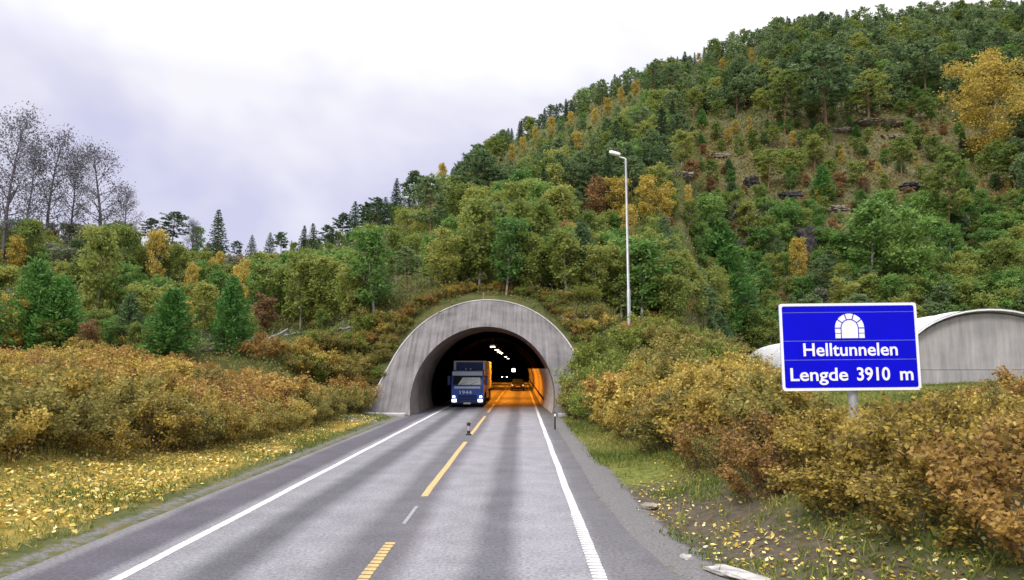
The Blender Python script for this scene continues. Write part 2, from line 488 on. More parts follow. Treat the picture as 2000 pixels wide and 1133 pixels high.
def ground_material():
    m, t, b = newmat('ground_soil')
    tcn = t.nodes.new('ShaderNodeTexCoord')

    def noise(sc, det=6, rough=0.6):
        n = t.nodes.new('ShaderNodeTexNoise'); n.inputs['Scale'].default_value = sc; n.inputs['Detail'].default_value = det; n.inputs['Roughness'].default_value = rough
        t.links.new(tcn.outputs['Object'], n.inputs['Vector']); return n

    def ramp(src, stops):
        r = t.nodes.new('ShaderNodeValToRGB')
        for i, (p, c) in enumerate(stops):
            q = r.color_ramp.elements[i] if i < 2 else r.color_ramp.elements.new(p)
            q.position = p; q.color = (*c, 1)
        t.links.new(src, r.inputs[0]); return r

    def attr(nm):
        a = t.nodes.new('ShaderNodeAttribute'); a.attribute_name = nm; return a

    def mix(fac, a, c):
        x = t.nodes.new('ShaderNodeMixRGB')
        t.links.new(fac, x.inputs[0]); t.links.new(a, x.inputs[1]); t.links.new(c, x.inputs[2]); return x

    n_f = noise(0.9); n_s = noise(6.0); n_g = noise(30.0, 3, 0.8)
    forest = ramp(n_f.outputs[0], [(0.30, (0.045, 0.062, 0.02)), (0.75, (0.135, 0.11, 0.045)), (0.5, (0.08, 0.085, 0.03))])
    dirt = ramp(n_s.outputs[0], [(0.3, (0.048, 0.042, 0.03)), (0.7, (0.115, 0.095, 0.068))])
    gravel = ramp(n_g.outputs[0], [(0.32, (0.075, 0.072, 0.072)), (0.68, (0.21, 0.205, 0.205))])
    grass = ramp(n_s.outputs[0], [(0.3, (0.06, 0.09, 0.02)), (0.7, (0.19, 0.19, 0.045))])
    litter = ramp(n_g.outputs[0], [(0.35, (0.10, 0.078, 0.024)), (0.65, (0.36, 0.26, 0.055))])
    rock = ramp(n_s.outputs[0], [(0.3, (0.08, 0.068, 0.045)), (0.7, (0.20, 0.165, 0.115))])
    c = forest
    for nm, r in (('dirt', dirt), ('grass', grass), ('litter', litter), ('rock', rock), ('gravel', gravel)):
        a = attr(nm)
        # uneven border between the kinds of ground
        ad = t.nodes.new('ShaderNodeMath'); ad.operation = 'MULTIPLY_ADD'; ad.inputs[1].default_value = 1.2; ad.inputs[2].default_value = -0.6
        t.links.new(n_s.outputs[0], ad.inputs[0])
        sm = t.nodes.new('ShaderNodeMath'); sm.operation = 'ADD'
        t.links.new(a.outputs['Fac'], sm.inputs[0]); t.links.new(ad.outputs[0], sm.inputs[1])
        rr = t.nodes.new('ShaderNodeMapRange'); rr.inputs['From Min'].default_value = 0.35; rr.inputs['From Max'].default_value = 0.65
        t.links.new(sm.outputs[0], rr.inputs[0])
        c = mix(rr.outputs[0], c.outputs[0], r.outputs[0])
    t.links.new(c.outputs[0], b.inputs['Base Color'])
    b.inputs['Roughness'].default_value = 0.95; b.inputs['Specular IOR Level'].default_value = 0.1
    bp = t.nodes.new('ShaderNodeBump'); bp.inputs['Strength'].default_value = 0.6; bp.inputs['Distance'].default_value = 0.05
    t.links.new(n_s.outputs[0], bp.inputs['Height']); t.links.new(bp.outputs[0], b.inputs['Normal'])
    return m


M['asphalt'] = road_material()
M['mark_white'] = marking_material('white_road_paint', (0.60, 0.60, 0.61), (0.26, 0.26, 0.27))
M['mark_yellow'] = marking_material('yellow_road_paint', (0.50, 0.36, 0.14), (0.20, 0.16, 0.10))
M['mark_faded'] = marking_material('faded_road_paint', (0.27, 0.27, 0.285), (0.15, 0.15, 0.16))
M['ground'] = ground_material()

# ------------------------------------------------------------------ terrain
XC = -2.45                    # centre line of the tunnel
RI, ZI = 4.62, 1.2            # inner arch radius and centre height
RO, ZO = 6.67, 1.23           # outer arch
YP, KP = 46.6, 0.9            # the portal face leans back: Y = YP + KP * z


def sstep(a, b, x):
    t = np.clip((x - a) / (b - a), 0, 1)
    return t * t * (3 - 2 * t)


_lat = rng.random((64, 64))


def vnoise(x, y):
    xi = np.floor(x).astype(int); yi = np.floor(y).astype(int)
    fx = x - xi; fy = y - yi
    fx = fx * fx * (3 - 2 * fx); fy = fy * fy * (3 - 2 * fy)
    g = lambda i, j: _lat[i % 64, j % 64]
    return (g(xi, yi) * (1 - fx) + g(xi + 1, yi) * fx) * (1 - fy) + (g(xi, yi + 1) * (1 - fx) + g(xi + 1, yi + 1) * fx) * fy


def fbm(x, y, o=4):
    s = 0; a = 0.5
    for k in range(o):
        s = s + a * (vnoise(x * 2 ** k + 13.7 * k, y * 2 ** k + 5.1 * k) - 0.5) * 2
        a *= 0.5
    return s


def road_right(y):
    return np.interp(y, [-60, 9, 11, 13.5, 17, 40, 46.5], [3.1, 3.0, 2.15, 1.9, 1.72, 1.72, 1.9])


SKY_U = [-2500, -600, 0, 200, 350, 450, 550, 650, 700, 800, 870, 930, 1000, 1100, 1200, 1330, 1500, 1580, 1750, 1900, 2000, 2300, 3000]
SKY_V = [480, 462, 462, 470, 485, 505, 505, 485, 458, 400, 358, 310, 264, 212, 165, 118, 56, 32, 30, 14, 2, -40, -110]
RID_U = [-2500, 350, 480, 700, 1000, 1500, 2000, 3000]
RID_Y = [88, 90, 130, 200, 220, 265, 275, 275]


def shed_left(y):
    return 19.3 + 0.16 * (y - 36)


def terrain(x, y):
    x = np.asarray(x, float); y = np.asarray(y, float)
    # ---- roadside
    dl = np.maximum(0, -x - 7.6)
    left = 0.10 * np.minimum(dl, 3.0) + 0.17 * np.clip(dl - 3.0, 0, 8.5) + 0.02 * np.clip(dl - 11.5, 0, 40)
    e0 = road_right(y) + 0.2
    dr = x - e0
    right = np.where(dr > 0, -0.10 * sstep(0, 0.9, dr) + 1.25 * sstep(0.9, 5.5, dr) + 0.75 * sstep(5, 14, dr) + 0.35 * sstep(14, 22, dr), 0)
    under = -0.05 * sstep(-7.55, -7.2, x) * (1 - sstep(-0.35, 0.05, dr))
    z = left + right + under
    rough_ = 0.12 * fbm(x * 0.35, y * 0.35) + 0.05 * fbm(x * 1.3 + 9, y * 1.3)
    z = z + rough_ * sstep(0.2, 2.5, np.maximum(dl, dr))
    # ---- bank behind the verge and round the portal
    wl = 1 - sstep(-16, -10.5, x)
    wr = sstep(4.6, 9, x)
    y0 = 47.75 + wl * (40.5 - 47.75) + wr * (40.0 - 47.75)
    k = KP + wl * (2.1 - KP) + wr * (1.7 - KP)
    zb = 8.35 + wl * (6.3 - 8.35) + wr * (6.2 - 8.35)
    shedw = np.maximum(sstep(shed_left(y) - 6.5, shed_left(y) - 1.5, x), sstep(1330, 1440, 1018 + F * x / np.maximum(y, 20)) * (x > 6))
    zb = zb * (1 - shedw)
    s = np.clip((y - y0) / k, 0, None)
    bank = np.minimum(s, zb)
    soft = zb * (1 - np.exp(-1.4 * s / np.maximum(zb, 0.01)))
    wz = np.maximum(wl, wr)
    bank = bank * (1 - wz) + soft * wz
    base = z * (1 - sstep(40, 56, y) * (1 - shedw) * 0.85) + bank
    # ---- hill
    ys = np.maximum(y, 20)
    u = 1018 + F * x / ys
    yr = np.interp(u, RID_U, RID_Y)
    zr = (720 - np.interp(u, SKY_U, SKY_V)) / F * yr + CAMH
    yf = 56 + 36 * shedw
    zf = base
    t = np.clip((y - yf) / (yr - yf), 0, 1)
    hz = zf + (zr - zf) * t - 0.22 * np.maximum(0, y - yr)
    bump = (2.6 * fbm(x * 0.045, y * 0.045, 4) + 0.5 * fbm(x * 0.25 + 3, y * 0.25, 3)) * sstep(0.03, 0.25, t) * (1 - 0.75 * sstep(0.8, 1.0, t))
    # ledges on the steep open slope
    led = sstep(1250, 1450, u) * sstep(0.05, 0.2, t) * (1 - sstep(0.6, 0.75, t))
    bump = bump + led * 1.6 * np.sin(hz * 0.55 + 4 * fbm(x * 0.05, y * 0.05))
    return np.where(y > yf, hz + bump, base)


def axis(parts):
    a = [parts[0][0]]
    for lo, hi, st in parts:
        while a[-1] < hi - 1e-6: a.append(min(a[-1] + st, hi))
    return np.array(a)


gx = axis([(-420, -120, 12), (-120, -50, 3.5), (-50, -18, 1.2), (-18, 18, 0.4), (18, 60, 1.0), (60, 180, 3), (180, 480, 12)])
gy = axis([(-160, -20, 20), (-20, 4, 4), (4, 60, 0.5), (60, 120, 1.2), (120, 300, 2.4), (300, 460, 12)])
GX, GY = np.meshgrid(gx, gy)
GZ = terrain(GX, GY)


def hI(x, y):
    x = np.asarray(x, float); y = np.asarray(y, float)
    i = np.clip(np.searchsorted(gx, x) - 1, 0, len(gx) - 2); j = np.clip(np.searchsorted(gy, y) - 1, 0, len(gy) - 2)
    fx = np.clip((x - gx[i]) / (gx[i + 1] - gx[i]), 0, 1); fy = np.clip((y - gy[j]) / (gy[j + 1] - gy[j]), 0, 1)
    return (GZ[j, i] * (1 - fx) + GZ[j, i + 1] * fx) * (1 - fy) + (GZ[j + 1, i] * (1 - fx) + GZ[j + 1, i + 1] * fx) * fy


_steps = np.concatenate([np.arange(7, 60, 0.35), np.arange(60, 130, 0.8), np.arange(130, 300, 1.6)])


def survey(u, v):
    """where the sight lines through pixels meet the terrain; y is nan where they miss"""
    u = np.atleast_1d(np.asarray(u, float)); v = np.atleast_1d(np.asarray(v, float))
    K = (u[:, None] - 1000) / F * rt + (566.5 - v[:, None]) / F * upv + fw
    K = K / K[:, 1:2]
    Y = np.full(len(u), np.nan)
    for s in _steps:
        todo = np.isnan(Y)
        if not todo.any(): break
        k = K[todo]
        hit = CAMH + k[:, 2] * s <= hI(k[:, 0] * s, np.full(len(k), s))
        idx = np.where(todo)[0][hit]
        Y[idx] = s
    P = np.stack([K[:, 0] * Y, Y, np.zeros_like(Y)], 1)
    P[:, 2] = hI(np.nan_to_num(P[:, 0]), np.nan_to_num(P[:, 1]))
    return P


def build_ground():
    ny, nx = GX.shape
    V = np.stack([GX, GY, GZ], -1).reshape(-1, 3)
    idx = np.arange(ny * nx).reshape(ny, nx)
    Q = np.stack([idx[:-1, :-1], idx[:-1, 1:], idx[1:, 1:], idx[1:, :-1]], -1).reshape(-1, 4)
    c = V[Q].mean(1)
    rad = np.hypot(c[:, 0] - XC, c[:, 2] - ZI)
    inside = (c[:, 1] > YP + 0.2) & (c[:, 1] < 60) & (np.abs(c[:, 0] - XC) < 5.6) & ((rad < 5.7) | (c[:, 2] < 1.2))
    Q = Q[~inside]
    me = np_mesh('ground', V, Q, M['ground'], smooth=True)
    x, y = GX.ravel(), GY.ravel()
    dl = -x - 7.25
    dr = x - road_right(y)
    front = y < 52
    grav = np.maximum(sstep(-0.1, 0.05, dl) * (1 - sstep(0.15, 0.6, dl)), sstep(-0.2, 0.0, dr) * (1 - sstep(0.5, 1.3, dr))) * front
    grav = np.maximum(grav, sstep(36, 46, y) * (1 - sstep(47, 49, y)) * sstep(-11, -9.5, x) * (1 - sstep(-7, -6.5, x)))
    dirt = sstep(0.3, 0.6, dr) * (1 - sstep(2.2, 4.0, dr)) * front * 0.78 * (1 - sstep(38, 42, y))
    dirt = np.maximum(dirt, (1 - sstep(38, 42, y)) * (sstep(3, 5, dr) + sstep(3.5, 5, dl)) * 0.6)
    lit = sstep(0.6, 1.2, dl) * (1 - sstep(4, 9, dl)) * front * (1 - sstep(38, 46, y)) * 0.95
    grs = np.maximum(sstep(0.5, 0.9, dr) * (1 - sstep(2.4, 3.4, dr)) * sstep(16, 22, y) * front * 0.8, sstep(6.5, 8, x) * (1 - sstep(14, 18, x)) * sstep(18, 22, y) * (1 - sstep(32, 38, y)))
    u = 1018 + F * x / np.maximum(y, 20)
    rock = sstep(1250, 1450, u) * sstep(60, 100, y) * 0.46 * (1 - sstep(190, 220, y))
    for nm, a in (('gravel', grav), ('dirt', dirt), ('litter', lit), ('grass', grs), ('rock', rock)):
        at_ = me.attributes.new(nm, 'FLOAT', 'POINT')
        at_.data.foreach_set('value', a.astype(np.float32))
    o = link('ground', me)
    tag(o, kind='structure')


build_ground()


# ------------------------------------------------------------------ road
def build_road():
    ys = np.concatenate([np.arange(-60, 6, 6.0), np.arange(6, 46, 0.5), np.arange(46, 440, 8.0)])
    wob = 0.07 * fbm(ys * 0.4, ys * 0 + 2.0) * (ys < 47)
    xl = np.where(ys < 40, -7.25, np.interp(ys, [40, 46.5], [-7.25, -6.75])) + wob
    xr = road_right(ys) + wob
    nx = 12
    V = []
    for y, a, b in zip(ys, xl, xr):
        for k in range(nx + 1):
            V.append((a + (b - a) * k / nx, y, 0.0))
    n = nx + 1
    Q = [(j * n + i, j * n + i + 1, (j + 1) * n + i + 1, (j + 1) * n + i) for j in range(len(ys) - 1) for i in range(nx)]
    # the worn edge of the asphalt, a low step down to the gravel
    base = len(V)
    for j, (y, a, b) in enumerate(zip(ys, xl, xr)):
        V.append((a - 0.06, y, -0.08)); V.append((b + 0.06, y, -0.08))
    for j in range(len(ys) - 1):
        Q.append((base + 2 * j, j * n, (j + 1) * n, base + 2 * j + 2))
        Q.append((j * n + nx, base + 2 * j + 1, base + 2 * j + 3, (j + 1) * n + nx))
    road = link('road', np_mesh('road', np.array(V), np.array(Q), M['asphalt']))
    tag(road, kind='structure')

    def strip(name, x, w, y0, y1, mat, wobble=0.0, z=0.004, th=0.004):
        b = MB()
        n = max(1, int((y1 - y0) / 1.2))
        pr = []
        for i in range(n + 1):
            y = y0 + (y1 - y0) * i / n
            o = wobble * math.sin(y * 0.9) + wobble * 0.6 * math.sin(y * 2.3)
            pr.append((x + o, y))
        for (xa, ya), (xb, yb) in zip(pr[:-1], pr[1:]):
            b.poly([(xa - w / 2, ya, z), (xa + w / 2, ya, z), (xb + w / 2, yb, z), (xb - w / 2, yb, z)])
        return b.obj(name, mat, road)

    strip('edge_line', -5.60, 0.17, -20, 300, M['mark_white'], 0.008)
    strip('edge_line', 1.09, 0.17, 15.2, 300, M['mark_white'], 0.008)
    # ribbed part of the right edge line and of the nearest centre dash
    bar = MB(); bar.prism([(-0.105, 0.004), (0.105, 0.004), (0.095, 0.012), (-0.095, 0.012)], -0.052, 0.052, 'y')
    me = bar.mesh('marking_bar', M['mark_white'])
    y = 8.6
    while y < 15.2:
        link('marking_bar', me, road, (1.09 + 0.004 * math.sin(y * 7), y, 0)); y += 0.165
    strip('edge_line', 1.09, 0.19, 8.5, 15.2, M['mark_faded'], 0.004, 0.003)
    strip('edge_line', 1.09, 0.20, -20, 8.4, M['mark_white'], 0.004)
    xm = -2.19
    bar = MB(); bar.prism([(-0.085, 0.005), (0.085, 0.005), (0.075, 0.013), (-0.075, 0.013)], -0.062, 0.062, 'y')
    me = bar.mesh('marking_bar', M['mark_yellow'])
    y = 8.5
    while y < 12.7:
        link('marking_bar', me, road, (xm + 0.004 * math.sin(y * 5), y, 0)); y += 0.20
    strip('centre_dash', xm, 0.15, 0.5, 12.75, plain('dull_yellow_paint', (0.24, 0.18, 0.10), 0.8, 0, 0.25, 20), 0.003, 0.003)
    for a, b in ((17.3, 30.0), (33.2, 46.0), (50, 62.5), (66, 78.5), (82, 94), (98, 110), (114, 126)):
        strip('centre_dash', xm - 0.03, 0.16, a, b, M['mark_yellow'], 0.006)
    strip('faded_line', -2.22, 0.07, 14.3, 16.1, M['mark_faded'], 0.01)
    return road


build_road()


# ------------------------------------------------------------------ tunnel portal and tunnel
def arch_pts(r, zc, n, base_flare=0.0, flare_z=2.5):
    """points of an arch from the left foot over the crown to the right foot, relative to XC"""
    a0 = PI + math.asin(min(1, zc / r))
    pts = []
    for i in range(n + 1):
        a = a0 + (-(a0 - PI / 2) * 2) * i / n
        x, z = r * math.cos(a), zc + r * math.sin(a)
        if base_flare and z < flare_z:
            x += math.copysign(base_flare * ((flare_z - z) / flare_z) ** 1.3, x)
        pts.append((x, max(z, 0.0)))
    return pts


def build_portal():
    root = empty('tunnel_portal', (XC, YP, 0))
    tag(root, 'leaning grey concrete collar around the dark tunnel mouth', 'tunnel portal')
    n = 56
    inner = arch_pts(RI, ZI, n)
    outer = arch_pts(RO, ZO, n, 0.75, 3.2)
    # face: rings from the inner edge to the outer rim
    V = []; Q = []
    rings = 7
    for j in range(rings + 1):
        f = j / rings
        for i in range(n + 1):
            x = inner[i][0] * (1 - f) + outer[i][0] * f
            z = inner[i][1] * (1 - f) + outer[i][1] * f
            back = 0.75 * f ** 1.5
            w = 0.03 * math.sin(i * 1.7 + j) * math.sin(i * 0.6 + 2 * j) * (0 < j < rings)
            V.append((x, KP * z + back + w, z - (0.12 if z <= 0 else 0)))
    m = n + 1
    for j in range(rings):
        for i in range(n):
            Q.append((j * m + i, (j + 1) * m + i, (j + 1) * m + i + 1, j * m + i + 1))
    # rim lip turned back over the fill, and the shell behind it
    b = len(V)
    for i in range(n + 1):
        x, z = outer[i]; d = Vector((x, z - ZO)).normalized()
        V.append((x + d.x * 0.05, KP * z + 0.80, z + d.y * 0.05 - (0.12 if z <= 0 else 0)))
    for i in range(n + 1):
        x, z = outer[i]; d = Vector((x, z - ZO)).normalized()
        V.append((x + d.x * 0.06, KP * z + 4.2, z + d.y * 0.06 - (0.12 if z <= 0 else 0)))
    for j in range(2):
        s0 = rings * m if j == 0 else b
        s1 = b if j == 0 else b + m
        for i in range(n):
            Q.append((s0 + i, s1 + i, s1 + i + 1, s0 + i + 1))
    me = np_mesh('collar', np.array(V), np.array(Q), M['portal'], smooth=True)
    try: me.set_sharp_from_angle(angle=R(30))
    except Exception: pass
    link('collar', me, root)
    # thin raised rim along the top edge
    rb = MB()
    pts = [(x + 0.0, KP * z + 0.72, z + 0.03) for x, z in outer if z > 0.8]
    rb.tube(pts, [0.05] * len(pts), 6)
    rb.obj('rim_lip', M['footing'], root, smooth=True)
    # concrete toe at both feet
    for s in (-1, 1):
        fb = MB()
        ox = 7.5
        outl = [(s * 4.72, -0.55), (s * 5.2, -0.72), (s * 6.2, -0.5), (s * (ox - 0.3), -0.15), (s * (ox + 0.1), 0.5), (s * ox, 1.4), (s * 4.72, 1.0)]
        fb.prism(outl, -0.2, 0.16, 'z')
        fb.obj('footing', M['footing'], root, bevel=0.05)
    rod = MB(); rod.tube([(-0.35, KP * 7.9 + 0.8, 7.6), (-0.33, KP * 7.9 + 0.8, 8.5)], [0.035, 0.03], 6)
    rod.obj('rod', M['deadwood'], root)
    return root


def build_tunnel():
    root = empty('tunnel', (XC, 0, 0))
    tag(root, 'dark vaulted road tunnel with orange lit walls behind the concrete mouth', 'tunnel')
    n = 36
    inner = arch_pts(RI, ZI, n)
    # daylight zone of bare concrete, cut to the leaning face
    yb = 59.0
    V = []; Q = []
    m = n + 1
    steps = 6
    for j in range(steps + 1):
        f = j / steps
        for x, z in inner:
            ya = YP + KP * z + 0.004
            V.append((x, ya * (1 - f) + yb * f, z - (0.12 if z <= 0 else 0)))
    for j in range(steps):
        for i in range(n):
            Q.append((j * m + i, j * m + i + 1, (j + 1) * m + i + 1, (j + 1) * m + i))
    link('entrance_lining', np_mesh('entrance_lining', np.array(V), np.array(Q), M['lining'], smooth=True), root)
    # near-black vault further in: a slightly narrower section, so it shows as a dark step
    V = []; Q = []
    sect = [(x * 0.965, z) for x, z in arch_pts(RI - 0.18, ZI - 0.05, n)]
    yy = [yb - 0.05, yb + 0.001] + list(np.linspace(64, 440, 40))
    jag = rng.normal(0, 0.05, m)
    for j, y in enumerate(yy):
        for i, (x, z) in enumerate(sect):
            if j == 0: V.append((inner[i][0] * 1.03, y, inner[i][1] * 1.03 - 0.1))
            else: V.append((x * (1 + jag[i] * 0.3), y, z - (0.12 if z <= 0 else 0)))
    for j in range(len(yy) - 1):
        for i in range(n):
            Q.append((j * m + i, j * m + i + 1, (j + 1) * m + i + 1, (j + 1) * m + i))
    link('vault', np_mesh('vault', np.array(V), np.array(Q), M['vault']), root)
    fl = MB(); fl.box(-4.9, 4.9, YP + 0.2, 441, -0.2, -0.02)
    fl.obj('floor_slab', M['tunnel_floor'], root)
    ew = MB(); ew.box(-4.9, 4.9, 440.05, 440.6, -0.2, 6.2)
    ew.obj('end_wall', M['vault'], root)  # dark cap added to stand for the unlit tunnel farther in
    # pale wall panels, each about five metres long
    zt = 2.9
    prof = [(math.sqrt(max(0, (RI - 0.28) ** 2 - (z - ZI) ** 2)) - 0.10, z) for z in np.linspace(0.0, zt, 7)]
    pb = MB()
    for (xa, za), (xb, zb) in zip(prof[:-1], prof[1:]):
        pb.poly([(xa, 0.02, za), (xa, 4.96, za), (xb, 4.96, zb), (xb, 0.02, zb)])
        pb.poly([(xa + 0.40, 0.02, za), (xb + 0.40, 0.02, zb), (xb, 0.02, zb), (xa, 0.02, za)])
    pb.poly([(prof[-1][0], 0.02, zt), (prof[-1][0], 4.96, zt), (prof[-1][0] + 0.40, 4.96, zt), (prof[-1][0] + 0.40, 0.02, zt)])
    me = pb.mesh('wall_panel', M['wallpanel'])
    ml = me.copy()
    ml.transform(Matrix.Scale(-1, 4, (1, 0, 0))); ml.flip_normals()
    tp = MB()
    for (xa, za), (xb, zb) in zip(prof[:-1], prof[1:]):
        la_, lb_ = [math.sqrt(RI ** 2 - (z - ZI) ** 2) - 0.015 for z in (za, zb)]
        ya, yb2 = YP + KP * za + 2.2, YP + KP * zb + 2.2
        tp.poly([(la_, ya, za), (xa, 59.38, za), (xb, 59.38, zb), (lb_, yb2, zb)])
    tp.poly([(lb_, yb2, zt), (prof[-1][0], 59.38, zt), (prof[-1][0] + 0.4, 59.38, zt)])
    link('wall_panel', tp.mesh('wall_panel', M['wallpanel']), root)
    for k in range(1, 24):
        y = 54.4 + 5 * k
        link('wall_panel', me, root, (0, y, 0))
        if k > 3: link('wall_panel', ml, root, (0, y, 0))
    return root


build_portal()
build_tunnel()


def build_tunnel_lamps():
    hb = MB(); hb.prism([(-0.22, 0.0), (0.22, 0.0), (0.16, 0.14), (-0.16, 0.14)], -0.45, 0.45, 'y')
    hm = hb.mesh('housing', M['galv'])
    db = MB(); db.prism([(-0.19, -0.07), (0.19, -0.07), (0.21, -0.002), (-0.21, -0.002)], -0.4, 0.4, 'y')
    dm = db.mesh('diffuser', M['lamp_lit'])
    st = MB(); st.tube([(0, 0, 0.141), (0, 0, 0.62)], [0.02, 0.02], 6)
    stm = st.mesh('hanger', M['galv'])
    la = bpy.data.lights.new('tunnel_lamp_light', 'AREA')
    la.shape = 'RECTANGLE'; la.size = 0.35; la.size_y = 1.2; la.energy = 760; la.color = (1.0, 0.30, 0.015)
    for i, y in enumerate((68, 80, 88, 97, 126, 150)):
        t = empty('tunnel_lamp', (-2.62, y, 4.92))
        tag(t, 'bright white lamp in the row hanging under the dark tunnel vault', 'tunnel lamp', 'lit lamps along the tunnel ceiling')
        link('housing', hm, t); link('diffuser', dm, t); link('hanger', stm, t)
        if i < 6:
            lo = bpy.data.objects.new('lamp_light', la); COL.objects.link(lo); lo.parent = t; lo.location = (0, 0, -0.09)
            lo.rotation_euler = (0, R(-18), 0)
    # small lit sign deeper in
    s = empty('tunnel_sign', (at(1003, 723, 120)[0], 120, 2.35))
    tag(s, 'small white lit sign above the dark car deep in the tunnel', 'lit sign')
    b = MB(); b.box(-0.32, 0.32, 0, 0.12, 0, 0.6); b.obj('sign_case', M['black'], s)
    b = MB(); b.box(-0.26, 0.26, -0.02, -0.002, 0.05, 0.55); b.obj('sign_face', M['sign_lit'], s)
    b = MB(); b.tube([(0, 0.06, 0.6), (0, 0.06, 3.2)], [0.03, 0.03], 6); b.obj('hanger', M['black'], s)


build_tunnel_lamps()


# ------------------------------------------------------------------ vehicles
def text_mesh(name, body, size, mat, extrude=0.004, offset=0.0, width=None):
    cu = bpy.data.curves.new(name, 'FONT')
    cu.body = body; cu.size = size; cu.extrude = extrude; cu.offset = offset
    cu.align_x = 'CENTER'; cu.align_y = 'CENTER'
    cu.resolution_u = 4
    o = bpy.data.objects.new(name, cu)
    COL.objects.link(o)
    bpy.context.view_layer.update()
    dg = bpy.context.evaluated_depsgraph_get()
    me = bpy.data.meshes.new_from_object(o.evaluated_get(dg))
    bpy.data.objects.remove(o); bpy.data.curves.remove(cu)
    xs = [v.co.x for v in me.vertices]; ys = [v.co.y for v in me.vertices]
    cx, cy = (max(xs) + min(xs)) / 2, 0
    sx = width / (max(xs) - min(xs)) if width else 1
    me.transform(Matrix.Translation((-cx * sx, 0, 0)) @ Matrix.Diagonal((sx, 1, 1, 1)))
    me.name = name
    me.materials.clear(); me.materials.append(mat)
    return me


def wheel(parent, x, y, r, w, side):
    b = MB()
    b.lathe([(r * 0.60, -w / 2), (r * 0.94, -w / 2), (r, -w * 0.38), (r, w * 0.38), (r * 0.94, w / 2), (r * 0.60, w / 2), (r * 0.60, -w / 2)], 22, 'x')
    t = b.obj('wheel', M['black'], parent, (x, y, r), smooth=True)
    c = MB()
    c.lathe([(0.001, side * w * 0.40), (r * 0.18, side * w * 0.42), (r * 0.2, side * w * 0.28), (r * 0.5, side * w * 0.30), (r * 0.598, side * w * 0.46)], 18, 'x')
    c.obj('rim', M['rim'], t, smooth=True)


